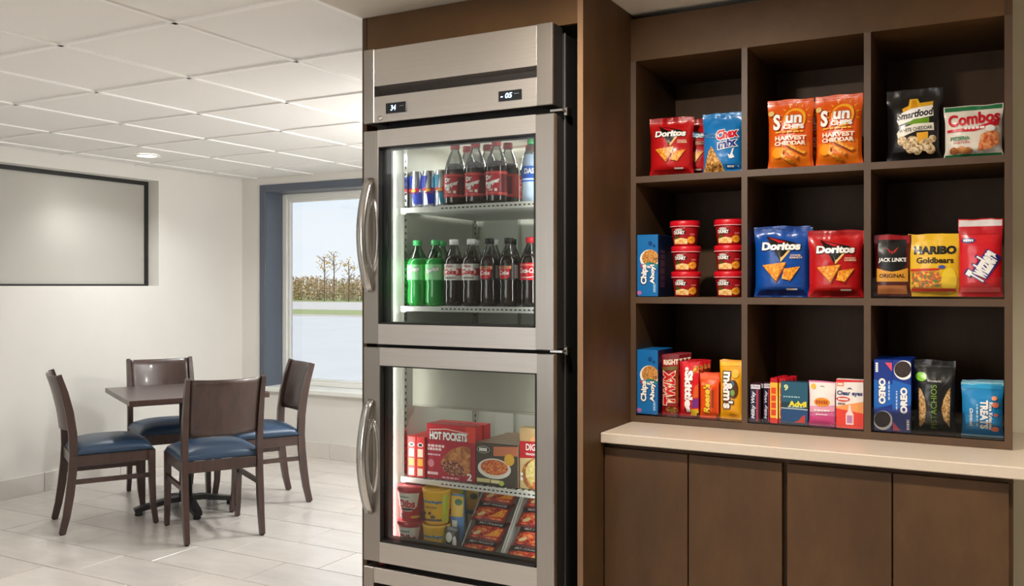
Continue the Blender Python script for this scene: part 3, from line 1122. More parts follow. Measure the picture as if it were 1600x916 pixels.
# the two glazed doors
DY = 2.36
for k, (z0, z1, a0, a1, c0, c1, hz0, hz1) in enumerate(((1.204, 1.889, -1.772, -1.208, 1.268, 1.835, 1.372, 1.735),
                                                       (0.505, 1.193, -1.766, -1.204, 0.570, 1.136, 0.660, 1.025))):
    b = MB()
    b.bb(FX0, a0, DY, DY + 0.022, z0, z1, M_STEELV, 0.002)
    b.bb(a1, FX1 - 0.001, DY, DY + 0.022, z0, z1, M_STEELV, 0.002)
    b.bb(a0 - 0.002, a1 + 0.002, DY + 0.0004, DY + 0.022, c1, z1, M_STEEL)
    b.bb(a0 - 0.002, a1 + 0.002, DY + 0.0004, DY + 0.022, z0, c0, M_STEEL)
    b.bb(FX0 + 0.003, a0, DY + 0.022, 2.428, z0 + 0.003, z1 - 0.003, M_RUBBER)
    b.bb(a1, FX1 - 0.004, DY + 0.022, 2.428, z0 + 0.003, z1 - 0.003, M_RUBBER)
    b.bb(a0, a1, DY + 0.022, 2.428, c1, z1 - 0.003, M_RUBBER)
    b.bb(a0, a1, DY + 0.022, 2.428, z0 + 0.003, c0, M_RUBBER)
    door = fmb(b, 'door')
    b = MB()
    for q in ((a0, a0 + 0.003, c0, c1), (a1 - 0.005, a1, c0, c1), (a0, a1, c1 - 0.004, c1), (a0, a1, c0, c0 + 0.006)):
        b.bb(q[0], q[1], DY + 0.001, 2.426, q[2], q[3], M_RUBBER)
    b.build('gasket', door)
    b = MB()
    b.bb(a0 + 0.003, a1 - 0.005, DY + 0.018, DY + 0.022, c0 + 0.006, c1 - 0.004, M_GLASS)
    b.build('glass_pane', door)
    b = MB()
    n = 14
    pts = []
    for j in range(n + 1):
        s = j / n
        pts.append((-1.803 - 0.004 * math.sin(PI * s), DY - 0.005 - 0.040 * math.sin(PI * s) ** 0.8, hz0 + (hz1 - hz0) * s))
    b.sweep(pts, 0.030, 0.010, M_CHROME, (1, 0, 0), True)
    b.build('handle', door)
    b = MB()
    zc = (hz0 + hz1) / 2
    ring = []
    for (rr, yy) in ((1.0, 0.0), (0.93, -0.006), (0.80, -0.007), (0.70, -0.003), (0.0, -0.001)):
        ring.append([b.bm.verts.new((-1.790 + 0.0200 * rr * math.cos(2 * PI * q / 32), DY + yy, zc + 0.118 * (rr if rr > 0 else 0) * math.sin(2 * PI * q / 32))) for q in range(32)])
    i1, i2 = b.mi(M_CHROME), b.mi(M_STEELV)
    for ri, (A, B) in enumerate(zip(ring[:-1], ring[1:])):
        for q in range(32):
            f = b.bm.faces.new((A[q], A[(q + 1) % 32], B[(q + 1) % 32], B[q]))
            f.material_index = i1 if ri < 2 else i2
            f.smooth = True
    bmesh.ops.remove_doubles(b.bm, verts=b.bm.verts, dist=1e-5)
    b.build('handle_cup', door)
for z in (1.199, 1.902):
    b = MB()
    b.bb(FX1 - 0.03, FX1 + 0.010, 2.392, 2.43, z - 0.004, z + 0.004, M_CHROME, 0.001)
    b.bb(FX1 + 0.002, FX1 + 0.012, 2.420, 2.452, z - 0.012, z + 0.012, M_CHROME, 0.001)
    fmb(b, 'hinge')
# bottom grille and feet
b = MB()
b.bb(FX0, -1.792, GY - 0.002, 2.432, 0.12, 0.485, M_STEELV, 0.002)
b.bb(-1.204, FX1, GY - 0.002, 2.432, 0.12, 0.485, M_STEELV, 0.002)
b.bb(-1.792, -1.204, GY, GY + 0.012, 0.436, 0.485, M_STEEL, 0.001)
b.bb(-1.792, -1.204, GY, GY + 0.012, 0.12, 0.15, M_STEEL, 0.001)
fmb(b, 'base_frame')
for j in range(9):
    b = MB()
    b.box((-1.498, GY + 0.03, 0.17 + j * 0.029), (0.586, 0.030, 0.003), M_DKSTEEL, 0, Matrix.Identity(3))
    fmb(b, 'base_slat')
b = MB()
b.bb(FX0 + 0.01, FX1 - 0.01, 2.432, 3.14, 0.11, 0.40, M_FSIDE)
fmb(b, 'compressor_box')
for xx in (-1.79, -1.19):
    for yy in (2.46, 3.09):
        b = MB()
        b.lathe([(0.02, 0.001), (0.022, 0.01), (0.014, 0.02), (0.014, 0.112)], M_BLACK, 14, (xx, yy, 0))
        fmb(b, 'foot')


def fshelf(z, name='wire_shelf'):
    b = MB()
    b.bb(-1.770, -1.203, 2.495, 2.98, z - 0.012, z - 0.004, M_WIRE)
    for i in range(26):
        x = -1.765 + i * 0.0222
        b.bb(x - 0.002, x + 0.002, 2.495, 2.98, z - 0.004, z, M_WIRE)
    b.bb(-1.776, -1.203, 2.486, 2.494, z - 0.016, z + 0.001, M_WIRE, 0.0015)
    o = fmb(b, name)
    b = MB()
    b.bb(-1.62, -1.203, 2.4835, 2.486, z - 0.016, z + 0.003, M_WIRE)
    for i in range(26):
        x = -1.612 + i * 0.0158
        b.bb(x, x + 0.008, 2.4830, 2.4836, z - 0.0085, z - 0.0045, M_RUBBER)
    b.build('price_rail', o)
    for xa, xb in ((-1.782, -1.758), (-1.212, -1.199)):
        b = MB()
        b.bb(xa, xb, 2.49, 2.535, z - 0.0202, z - 0.0165, M_CHROME)
        b.build('shelf_clip', o)


SZ = (1.648, 1.322, 0.755)
for z in SZ:
    fshelf(z)
b = MB()
b.bb(-1.77, -1.203, 2.47, 2.98, 0.4965, 0.5105, M_WIRE)
fmb(b, 'bottom_rack')
# upright strip lamps behind the door posts, two in each compartment
for z0, z1, q in ((1.26, 1.85, 1.0), (0.53, 1.14, 1.0)):
    for xx, sx, pw in ((-1.2045, -1, 0.6), (-1.7795, 1, 0.5)):
        b = MB()
        b.bb(xx - 0.0025, xx + 0.0025, 2.438, 2.448, z0, z1, pm('lamp_strip', (250, 250, 240), 0.4, var=0.01))
        fmb(b, 'lamp_strip')
        light('fridge_strip_lamp', 'AREA', (xx + sx * 0.004, 2.4505, (z0 + z1) / 2), L_FRIDGE * q * pw, (1, 1, 0.96), (xx + sx * 0.36, 2.4505 + 0.75, (z0 + z1) / 2), 0.010, z1 - z0)
for zt, q in ((1.8665, 1.7), (1.1665, 0.7)):  # top lamps added to brighten the back of each compartment
    b = MB()
    b.bb(-1.68, -1.30, 2.74, 2.80, zt - 0.006, zt + 0.0015, pm('lamp_strip', (250, 250, 240), 0.4, var=0.01))
    fmb(b, 'lamp_strip')
    light('fridge_top_fill', 'AREA', (-1.49, 2.77, zt - 0.0075), q, (1, 1, 0.96), (-1.49, 2.77, 0), 0.36, 0.05)


# ------------------------------------------------------------------ packaging builders
def bag_shape(w, h, t, seed, stand=0.0):
    """returns surface function S(u in -1..1, v in 0..1, side)"""
    def prof(v):
        lo = min(1, max(0, (v - 0.005) / 0.16))
        hi = min(1, max(0, (0.945 - v) / 0.30))
        a = lo * lo * (3 - 2 * lo)
        c = hi * hi * (3 - 2 * hi)
        return max(stand * (1 - v * 1.2) if v < 0.8 else 0, a) * c if stand else a * c

    def S(u, v, side=-1, off=0.0):
        p = prof(v)
        hwid = w / 2 * (1 - 0.055 * p)
        T = t / 2 * (max(0.0, 1 - abs(u) ** 2.4)) ** 0.72 * p + 0.0012
        x = u * hwid
        nz = noise.noise((x * 26 + seed, v * 5.5, seed * 1.7 + side)) + 0.5 * noise.noise((x * 60 + seed, v * 14, seed + side))
        T += nz * t * 0.13 * (0.35 + 0.65 * (1 - p)) * (1 - abs(u) ** 4)
        T = max(0.0006, T)
        mid = 0.004 * noise.noise((x * 16, v * 3 + seed, 3.3)) * (1 - p)
        z = v * h * (1 + 0.0) + (0.004 * noise.noise((x * 22 + seed, 1.1, 0.4)) if v > 0.97 else 0)
        return Vector((x, mid + side * (T + off), max(0.0005, z)))
    return S


def bag(name, w, h, t, mat, art, seed, nu=26, nv=30, back=None, seal=None, stand=0.0):
    S = bag_shape(w, h, t, seed, stand)
    b = MB()
    b.surf(lambda u, v: S(2 * u - 1, v, -1), nu, nv, mat)
    b.surf(lambda u, v: S(1 - 2 * u, v, 1), nu, nv, back or mat)
    o = b.build(name, None, weld=0.0004)
    if seal:
        b = MB()
        zz = []
        b.surf(lambda u, v: S(2 * u - 1, 0.945 + 0.055 * v, -1, 0.0009 + 0.0006 * math.sin(v * 40)), nu, 10, seal)
        b.surf(lambda u, v: S(2 * u - 1, 0.03 * v, -1, 0.0009), nu, 4, seal)
        b.build('crimped_seal', o, normals=False)
    if art:
        printed(o, art, lambda nx, ny, off: S(2 * nx - 1, ny, -1, off), w, h, 'front')
    return o


def foil(key, rgb, rough=0.3):
    return pm(key, rgb, rough, var=0.04, scale=20, bump=0.10, bscale=45, coat=0.35)


def carton(name, w, d, h, mat, art=None, side_art=None, top=None, bevel=0.0012):
    b = MB()
    b.bb(-w / 2, w / 2, -d / 2, d / 2, 0, h, mat, bevel)
    o = b.build(name)
    if art:
        printed(o, art, lambda nx, ny, off: (-w / 2 + w * nx, -d / 2 - off, h * ny), w, h, 'front', 0.006, 0.0004, 0.00013)
    if side_art:
        printed(o, side_art, lambda nx, ny, off: (w / 2 + off, -d / 2 + d * nx, h * ny), d, h, 'side', 0.02, 0.0004, 0.00013)
    return o


def cyl_map(rf, span, h, z0=0.0, turn=0.0):
    def mp(nx, ny, off):
        a = (nx - 0.5) * span + turn
        z = z0 + ny * h
        r = rf(z) + off
        return (r * math.sin(a), -r * math.cos(a), z)
    return mp


def prof_r(prof):
    def rf(z):
        for (r0, z0), (r1, z1) in zip(prof[:-1], prof[1:]):
            if z0 <= z <= z1:
                return r0 + (r1 - r0) * (z - z0) / max(1e-6, z1 - z0)
        return prof[-1][0]
    return rf


def place(o, x, y, z, rz=0.0, rx=0.0, ry=0.0):
    o.location = (x, y, z)
    o.rotation_euler = (R(rx), R(ry), R(rz))
    return o


def again(src, label, x, y, z, rz=0.0, rx=0.0, group=None):
    c = copy_tree(src)
    c['label'] = label
    if group:
        c['group'] = group
    return place(c, x, y, z, rz, rx)


W_ = (250, 248, 244)
K_ = (16, 14, 14)
CHIPM = food('printed_tortilla', (214, 110, 20), (240, 152, 36), (250, 190, 70), 140)
MIXM = food('printed_snack_mix', (120, 66, 22), (196, 134, 60), (236, 196, 120), 130)
POPM = food('printed_popcorn', (150, 112, 66), (216, 188, 140), (244, 228, 196), 110)
NUTM = food('printed_pistachio', (120, 84, 44), (190, 146, 88), (222, 190, 136), 170)
COOKM = food('printed_cookie', (92, 48, 18), (206, 140, 66), (228, 168, 92), 260)
DARKCOOK = food('printed_dark_cookie', (22, 14, 12), (48, 34, 30), (72, 54, 46), 260)
MEATM = food('printed_filling', (60, 18, 14), (140, 50, 28), (214, 170, 130), 190)
PASTAM = food('printed_pasta', (168, 40, 22), (222, 96, 40), (240, 176, 90), 190)
PIZZAM = food('printed_pizza', (214, 176, 90), (232, 208, 130), (240, 226, 170), 120)
CRUSTM = food('printed_crust', (150, 84, 36), (186, 114, 56), (214, 150, 84), 60)
SOUPM = food('printed_chowder', (222, 150, 70), (240, 196, 120), (246, 222, 160), 150)
GUMMYM = food('printed_gummies', (40, 150, 50), (220, 60, 40), (246, 214, 60), 110)
REDFOOD = food('printed_red_sauce', (120, 18, 14), (200, 46, 28), (240, 130, 60), 75)


def tri_logo(cx, cy, s, col1=(196, 24, 30), col2=(250, 200, 120)):
    """the slanted triangle behind the corn-chip wordmark"""
    return [('P', K_, [(cx - 0.30 * s, cy + 0.12 * s), (cx + 0.26 * s, cy + 0.02 * s), (cx - 0.02 * s, cy - 0.26 * s)]),
            ('P', col2, [(cx + 0.26 * s, cy + 0.00 * s), (cx + 0.22 * s, cy + 0.00 * s), (cx - 0.03 * s, cy - 0.21 * s), (cx - 0.02 * s, cy - 0.25 * s)]),
            ('P', W_, [(cx - 0.06 * s, cy - 0.10 * s), (cx - 0.02 * s, cy - 0.20 * s), (cx + 0.02 * s, cy - 0.165 * s), (cx - 0.02 * s, cy - 0.19 * s)]),
            ('P', col1, [(cx - 0.27 * s, cy + 0.105 * s), (cx + 0.10 * s, cy + 0.03 * s), (cx - 0.05 * s, cy + 0.02 * s)])]


def corn_chip_art(small, small2, base_dark):
    return ([('P', base_dark, [(0.04, 0.02), (0.96, 0.02), (0.9, 0.10), (0.1, 0.10)])] + tri_logo(0.52, 0.74, 1.0) +
            [('T', W_, 'Doritos', 0.50, 0.715, 0.72, 0.115, {'bold': 0.05, 'shear': 0.08, 'ol': ((K_, 0.05),)}),
             ('T', (240, 214, 180), small, 0.78, 0.585, 0.20, 0.026, {'bold': 0.03}), ('T', (240, 214, 180), small2, 0.78, 0.553, 0.22, 0.026, {'bold': 0.03}),
             ('P', (150, 72, 14), [(0.17, 0.43), (0.61, 0.47), (0.42, 0.205)]), ('P', CHIPM, [(0.15, 0.45), (0.60, 0.49), (0.41, 0.23)]),
             ('P', (150, 72, 14), [(0.53, 0.385), (0.84, 0.415), (0.66, 0.215)]), ('P', CHIPM, [(0.57, 0.40), (0.86, 0.43), (0.68, 0.235), (0.52, 0.26)]),
             ('P', (246, 236, 226), [(0.60, 0.10), (0.80, 0.10), (0.80, 0.125), (0.60, 0.125)])])


SG = 'snack bags on the top shelf'
S1, S2, S3 = 1.7513, 1.3553, 0.9678
YB0 = 2.836  # just behind the shelf front edge

F_RED = foil('red_foil', (188, 18, 22))
F_BLUE = foil('blue_foil', (10, 74, 160))
F_CYAN = foil('sky_blue_foil', (24, 120, 190))
F_ORANGE = foil('orange_foil', (228, 92, 18))
F_BLACK = foil('black_foil', (14, 14, 17))
F_CREAM = foil('cream_foil', (232, 224, 210))
F_YEL = foil('gold_foil', (238, 190, 40))

# --- top row
d1 = tag(bag('snack_bag', 0.147, 0.190, 0.060, F_RED, corn_chip_art('NACHO', 'CHEESE', (140, 10, 16)), 1.3, seal=foil('red_seal', (164, 14, 20))), 'red corn chip bag standing alone in front, top row of the shelf', 'snack bag', SG)
place(d1, -0.970, 2.880, S1, 7)
again(d1, 'second red corn chip bag half hidden behind the front one, top row', -0.925, 2.950, S1, -2, group=SG)
chex = [('T', (150, 205, 236), 'TRADITIONAL', 0.185, 0.62, 0.13, 0.66, {'rot': 79, 'bold': 0.0}),
        ('P', MIXM, [(0.03, 0.02), (0.58, 0.02), (0.52, 0.14), (0.24, 0.44), (0.17, 0.38), (0.08, 0.16)]),
        ('T', (206, 20, 50), 'Chex', 0.66, 0.63, 0.56, 0.16, {'rot': 9, 'bold': 0.05, 'shear': 0.12, 'ol': ((W_, 0.06),)}),
        ('T', (20, 44, 130), 'mix', 0.66, 0.47, 0.50, 0.14, {'rot': 9, 'bold': 0.05, 'shear': 0.12, 'ol': ((W_, 0.06),)}),
        ('P', W_, [(0.68, 0.30), (0.74, 0.27), (0.80, 0.38), (0.84, 0.40), (0.80, 0.30), (0.85, 0.24), (0.78, 0.22), (0.72, 0.22)]),
        ('P', (10, 84, 150), [(0.62, 0.06), (0.98, 0.06), (0.98, 0.12), (0.62, 0.12)]), ('L', W_, 0.80, 0.09, 0.28, 0.03)]
o = tag(bag('snack_bag', 0.126, 0.190, 0.050, F_CYAN, chex, 4.1, seal=foil('cyan_seal', (34, 132, 200))), 'sky blue snack mix bag beside the red chip bag, top row', 'snack bag', SG)
place(o, -0.800, 2.874, S1, 4)


def sun_art():
    a = [('P', (236, 120, 26), [(0.06, 0.03), (0.94, 0.03), (0.94, 0.36), (0.06, 0.32)])]
    for k in range(9):
        t = R(-12 + k * 25)
        c, s = math.cos(t), math.sin(t)
        cx, cy = 0.62, 0.70
        a.append(('P', (250, 186, 50), [(cx + 0.29 * c - 0.012 * s, cy + 0.20 * s + 0.010 * c), (cx + 0.38 * c, cy + 0.265 * s), (cx + 0.29 * c + 0.012 * s, cy + 0.20 * s - 0.010 * c)]))
    a += [('E', (250, 176, 40), 0.62, 0.70, 0.245, 0.165), ('E', (228, 92, 18), 0.61, 0.69, 0.205, 0.135),
          ('T', W_, 'S', 0.215, 0.665, 0.17, 0.235, {'bold': 0.04, 'ol': (((150, 60, 10), 0.03),)}), ('T', W_, 'un', 0.60, 0.695, 0.36, 0.125, {'bold': 0.035, 'ol': (((150, 60, 10), 0.03),)}),
          ('T', W_, 'CHIPS', 0.60, 0.588, 0.46, 0.068, {'bold': 0.05}),
          ('L', (250, 190, 70), 0.50, 0.515, 0.62, 0.022), ('T', (252, 240, 220), 'HARVEST', 0.53, 0.425, 0.70, 0.065, {'bold': 0.04}),
          ('T', (252, 240, 220), 'CHEDDAR', 0.52, 0.350, 0.70, 0.060, {'bold': 0.04}),
          ('E', (246, 160, 30), 0.24, 0.22, 0.13, 0.08), ('P', CHIPM, [(0.30, 0.27), (0.36, 0.30), (0.72, 0.16), (0.66, 0.12)]), ('P', (120, 50, 14), [(0.44, 0.30), (0.50, 0.325), (0.86, 0.20), (0.80, 0.17)]),
          ('P', CHIPM, [(0.46, 0.315), (0.52, 0.34), (0.88, 0.215), (0.82, 0.185)]), ('P', CHIPM, [(0.28, 0.17), (0.34, 0.20), (0.62, 0.08), (0.56, 0.05)]),
          ('E', (222, 196, 120), 0.09, 0.80, 0.07, 0.04)]
    return a


s1 = tag(bag('snack_bag', 0.138, 0.212, 0.056, F_ORANGE, sun_art(), 2.2, seal=foil('orange_seal', (214, 80, 16))), 'orange chip bag nearest the middle of its top bay, front row', 'snack bag', SG)
place(s1, -0.588, 2.876, S1, 3)
again(s1, 'orange chip bag leaning against the divider beside the black popcorn bag', -0.446, 2.876, S1, -3, group=SG)
again(s1, 'orange chip bag hidden behind the two front orange bags', -0.520, 2.950, S1, 0, group=SG)
smart = [('P', (236, 170, 30), [(0.28, 0.72), (0.46, 0.78), (0.46, 0.69), (0.30, 0.66)]), ('P', (236, 180, 40), [(0.60, 0.79), (0.84, 0.81), (0.84, 0.72), (0.62, 0.72)]),
         ('P', (242, 190, 50), [(0.42, 0.86), (0.56, 0.86), (0.66, 0.69), (0.38, 0.67)]), ('P', (220, 150, 20), [(0.46, 0.84), (0.53, 0.84), (0.58, 0.72), (0.44, 0.71)]),
         ('P', W_, [(0.18, 0.55), (0.20, 0.64), (0.45, 0.71), (0.84, 0.75), (0.86, 0.60), (0.50, 0.55), (0.22, 0.49)]),
         ('T', K_, 'Smartfood', 0.52, 0.635, 0.68, 0.10, {'rot': 7, 'bold': 0.03, 'shear': 0.25}),
         ('P', (110, 160, 30), [(0.34, 0.50), (0.50, 0.56), (0.78, 0.575), (0.78, 0.50), (0.56, 0.48)]),
         ('P', (246, 240, 226), [(0.18, 0.38), (0.24, 0.44), (0.50, 0.495), (0.86, 0.505), (0.87, 0.40), (0.55, 0.40), (0.30, 0.33), (0.20, 0.31)]),
         ('T', (40, 36, 32), 'WHITE CHEDDAR', 0.53, 0.425, 0.62, 0.050, {'rot': 5, 'bold': 0.02}),
         ('P', (240, 176, 50), [(0.55, 0.37), (0.76, 0.38), (0.76, 0.22), (0.56, 0.22)])]
for (cx, cy, r) in ((0.28, 0.27, 0.09), (0.47, 0.25, 0.11), (0.44, 0.16, 0.09), (0.56, 0.14, 0.09), (0.72, 0.20, 0.12), (0.80, 0.14, 0.09), (0.84, 0.28, 0.07), (0.36, 0.20, 0.07)):
    smart.append(('E', POPM, cx, cy, r, r * 0.72, 15))
o = tag(bag('snack_bag', 0.150, 0.208, 0.058, F_BLACK, smart, 5.4), 'black popcorn bag with a white name band, top row', 'snack bag', SG)
place(o, -0.238, 2.876, S1, 2)
comb = [('P', (18, 110, 60), [(0.02, 0.905), (0.98, 0.905), (0.98, 0.985), (0.02, 0.985)]), ('P', (18, 110, 60), [(0.02, 0.015), (0.98, 0.015), (0.98, 0.06), (0.02, 0.06)]),
        ('T', (206, 20, 40), 'Combos', 0.51, 0.735, 0.90, 0.25, {'rot': 4, 'bold': 0.035}),
        ('P', (206, 20, 40), [(0.04, 0.54), (0.50, 0.55), (0.95, 0.67), (0.95, 0.58), (0.52, 0.48), (0.04, 0.49)]), ('L', W_, 0.55, 0.545, 0.40, 0.045),
        ('T', (30, 120, 60), 'PIZZERIA', 0.27, 0.36, 0.34, 0.07, {'bold': 0.03}), ('T', (190, 60, 50), 'PRETZEL', 0.30, 0.285, 0.30, 0.045),
        ('P', food('printed_pizza_slice', (190, 80, 40), (222, 128, 76), (236, 170, 110), 90), [(0.58, 0.10), (0.64, 0.40), (0.80, 0.48), (0.94, 0.44), (0.96, 0.24), (0.80, 0.13)]),
        ('E', CRUSTM, 0.16, 0.13, 0.07, 0.065), ('E', CRUSTM, 0.29, 0.14, 0.08, 0.07), ('E', CRUSTM, 0.41, 0.12, 0.07, 0.06), ('E', (250, 246, 236), 0.80, 0.52, 0.085, 0.06)]
o = tag(bag('snack_bag', 0.150, 0.146, 0.044, F_CREAM, comb, 6.6), 'cream pretzel snack bag with green ends, top row', 'snack bag', SG)
place(o, -0.086, 2.868, S1, 0)

# --- middle row
MG = 'packages on the middle shelf'
M_CBOX = pm('blue_carton', (20, 110, 178), 0.35, var=0.03, scale=20)
M_CSIDE = pm('dark_blue_carton_side', (14, 40, 84), 0.35, var=0.03, scale=20)


def chips_art():
    return [('E', (250, 240, 225), 0.60, 0.61, 0.46, 0.150), ('E', COOKM, 0.64, 0.625, 0.40, 0.130), ('E', (40, 130, 110), 0.74, 0.515, 0.30, 0.032, -14), ('E', (40, 150, 190), 0.68, 0.505, 0.30, 0.020, -14),
            ('P', (206, 40, 44), [(0.16, 0.52), (0.24, 0.445), (0.34, 0.45), (0.42, 0.515)]),
            ('T', W_, 'Chips', 0.36, 0.36, 0.36, 0.32, {'rot': 90, 'bold': 0.05, 'ol': (((20, 30, 90), 0.08),)}),
            ('T', W_, 'Ahoy!', 0.76, 0.36, 0.28, 0.32, {'rot': 90, 'bold': 0.05, 'ol': (((20, 30, 90), 0.08),)}),
            ('E', (180, 110, 170), 0.12, 0.06, 0.11, 0.035), ('L', (150, 200, 236), 0.84, 0.14, 0.11, 0.14, 1),
            ('E', (10, 70, 130), 0.64, 0.86, 0.10, 0.035), ('E', (10, 70, 130), 0.82, 0.82, 0.06, 0.022)]


def cookie_box(label, x, y, z, h, group, rz=0):
    o = carton('cookie_box', 0.072, 0.15, h, M_CBOX, chips_art(), [('P', (14, 40, 84), [(0, 0), (1, 0), (1, 1), (0, 1)]), ('L', (110, 70, 110), 0.3, 0.45, 0.28, 0.6, 1)])
    tag(o, label, 'cookie box', group)
    return place(o, x, y, z, rz)


cookie_box('narrow blue cookie carton beside the red cups, middle row', -1.0385, 2.9125, S2, 0.203, MG, 0)

# red soup cups
CUPP = [(0.036, 0.0), (0.0375, 0.003), (0.044, 0.056), (0.0445, 0.060)]
M_CUP = pm('red_cup', (160, 12, 22), 0.35, var=0.05, scale=20)
M_LID = pm('red_lid', (206, 14, 34), 0.38, var=0.03, scale=20)
b = MB()
b.lathe(CUPP, M_CUP, 36)
cup0 = b.build('soup_cup')
b = MB()
b.lathe([(0.046, 0.0605), (0.0485, 0.063), (0.0485, 0.078), (0.046, 0.0815), (0.0, 0.0815)], M_LID, 36)
b.build('lid', cup0)
b = MB()
b.lathe([(0.0487, 0.0615), (0.0490, 0.0625), (0.0487, 0.0640)], pm('pale_lid_rim', (240, 170, 170), 0.4, var=0.02), 36, cap=False)
b.build('lid_rim', cup0)
printed(cup0, [('E', (60, 12, 14), 0.36, 0.74, 0.22, 0.17), ('E', (200, 190, 184), 0.36, 0.88, 0.12, 0.07), ('T', W_, 'CHUNKY', 0.36, 0.72, 0.36, 0.20, {'bold': 0.05}), ('P', SOUPM, [(0.16, 0.08), (0.62, 0.06), (0.64, 0.34), (0.44, 0.42), (0.18, 0.34)]),
               ('E', (70, 84, 30), 0.28, 0.46, 0.09, 0.08), ('E', CHIPM, 0.76, 0.30, 0.14, 0.22), ('L', (236, 110, 110), 0.78, 0.62, 0.16, 0.10)],
        cyl_map(prof_r(CUPP), R(150), 0.056, 0.002), 0.11, 0.056, 'front', 0.005, 0.0004, 0.00015)
CG2 = 'red soup cups stacked in two columns'
NM = ('bottom', 'middle', 'top')
for cix, (cx, nm, rz) in enumerate(((-0.925, 'beside the blue cookie carton', 10), (-0.782, 'beside the divider', 6))):
    for k in range(3):
        lab = 'red lidded soup cup, %s of the stack %s' % (NM[k], nm)
        if cix == 0 and k == 0:
            tag(cup0, lab, 'cup', CG2)
            place(cup0, cx, 2.892, S2, rz)
        else:
            again(cup0, lab, cx + (0.004 if k == 2 and cix == 0 else 0) * -1, 2.892, S2 + 0.0825 * k, rz, group=CG2)

bd = tag(bag('snack_bag', 0.168, 0.220, 0.062, F_BLUE, corn_chip_art('COOL', 'RANCH', (6, 40, 110)), 8.8, seal=foil('blue_seal', (10, 62, 140))), 'blue corn chip bag on the middle shelf, front', 'snack bag', MG)
place(bd, -0.616, 2.884, S2, 5)
again(bd, 'second blue corn chip bag standing behind the front blue one', -0.6205, 2.960, S2, 0, group=MG)
rd = again(d1, 'red corn chip bag beside the blue one on the middle shelf', -0.4575, 2.884, S2, 7, group=MG)
rd.scale = (1.08, 1.05, 1.06)
rd2 = again(d1, 'red corn chip bag hidden behind the red one on the middle shelf', -0.4545, 2.966, S2, -1, group=MG)
rd2.scale = (1.08, 1.05, 1.06)

jerky = [('P', (150, 16, 24), [(0.04, 0.86), (0.96, 0.86), (0.96, 0.99), (0.04, 0.99)]), ('P', K_, [(0.12, 0.50), (0.88, 0.50), (0.88, 0.92), (0.12, 0.92)]),
         ('P', (170, 26, 26), [(0.34, 0.80), (0.44, 0.70), (0.50, 0.74), (0.56, 0.70), (0.68, 0.80), (0.56, 0.75), (0.50, 0.68), (0.44, 0.75)]), ('E', K_, 0.5, 0.52, 0.36, 0.12),
         ('T', W_, "JACK LINK'S", 0.5, 0.585, 0.78, 0.085, {'bold': 0.03, 'shear': 0.1}), ('P', (226, 160, 50), [(0.06, 0.24), (0.94, 0.24), (0.94, 0.46), (0.70, 0.42), (0.5, 0.40), (0.30, 0.42), (0.06, 0.46)]),
         ('T', (60, 24, 10), 'ORIGINAL', 0.5, 0.335, 0.72, 0.065, {'bold': 0.03}), ('P', (200, 120, 60), [(0.10, 0.04), (0.90, 0.04), (0.90, 0.18), (0.10, 0.18)])]
o = tag(bag('jerky_bag', 0.102, 0.180, 0.026, foil('maroon_foil', (92, 12, 18)), jerky, 9.1), 'dark maroon meat jerky pouch with a gold band, middle row', 'snack bag', MG)
place(o, -0.297, 2.870, S2 + 0.004, 4)
again(o, 'second meat jerky pouch standing behind the front pouch', -0.285, 2.910, S2 + 0.004, 0, group=MG)
har = [('T', K_, 'HARIBO', 0.52, 0.735, 0.84, 0.135, {'bold': 0.06}), ('T', (60, 40, 16), 'Goldbears', 0.52, 0.575, 0.74, 0.095, {'bold': 0.03}),
       ('P', (206, 40, 30), [(0.03, 0.40), (0.60, 0.42), (0.62, 0.45), (0.03, 0.44)]), ('P', GUMMYM, [(0.05, 0.14), (0.64, 0.16), (0.66, 0.30), (0.58, 0.40), (0.05, 0.39)]),
       ('E', (248, 212, 60), 0.80, 0.26, 0.15, 0.20), ('P', (210, 50, 30), [(0.05, 0.08), (0.92, 0.08), (0.92, 0.13), (0.05, 0.13)]), ('E', (60, 80, 170), 0.66, 0.47, 0.07, 0.025)]
o = tag(bag('candy_bag', 0.138, 0.181, 0.034, F_YEL, har, 10.7), 'gold gummy candy bag with black lettering, middle row', 'snack bag', MG)
place(o, -0.186, 2.876, S2 + 0.004, 0)
tw = [('P', (232, 226, 224), [(0.02, 0.90), (0.98, 0.90), (0.98, 0.985), (0.02, 0.985)]), ('P', (196, 20, 34), [(0.02, 0.80), (0.98, 0.80), (0.98, 0.90), (0.02, 0.90)]), ('E', (40, 50, 130), 0.22, 0.72, 0.17, 0.035), ('L', W_, 0.22, 0.72, 0.24, 0.028),
      ('T', W_, 'Twizzlers', 0.56, 0.40, 0.80, 0.24, {'rot': 58, 'bold': 0.06, 'ol': (((40, 40, 120), 0.07),)}), ('P', (226, 80, 80), [(0.04, 0.06), (0.96, 0.06), (0.96, 0.12), (0.04, 0.12)])]
o = tag(bag('candy_bag', 0.112, 0.220, 0.030, foil('scarlet_foil', (214, 24, 36), 0.25), tw, 12.2), 'tall scarlet licorice bag with slanting white lettering, middle row', 'snack bag', MG)
place(o, -0.068, 2.872, S2 + 0.004, -1)


# clear trays
def tray(x0, x1, z, hgt, label, divs=(), depth=0.30):
    t = tag(empty('acrylic_tray', ((x0 + x1) / 2, 2.84, z)), label, 'tray', 'clear acrylic trays on the shelves')
    O = ((x0 + x1) / 2, 2.84, z)
    eb(t, O, 'tray_floor', x0, x1, 2.8345, 2.8345 + depth, z, z + 0.002, M_ACRYL)
    eb(t, O, 'front_lip', x0, x1, 2.8335, 2.8355, z + 0.0021, z + hgt, M_ACRYL, 0.0004)
    for d in divs:
        eb(t, O, 'divider', d - 0.001, d + 0.001, 2.8362, 2.8345 + depth, z + 0.0021, z + hgt * 1.3, M_ACRYL)
    return t


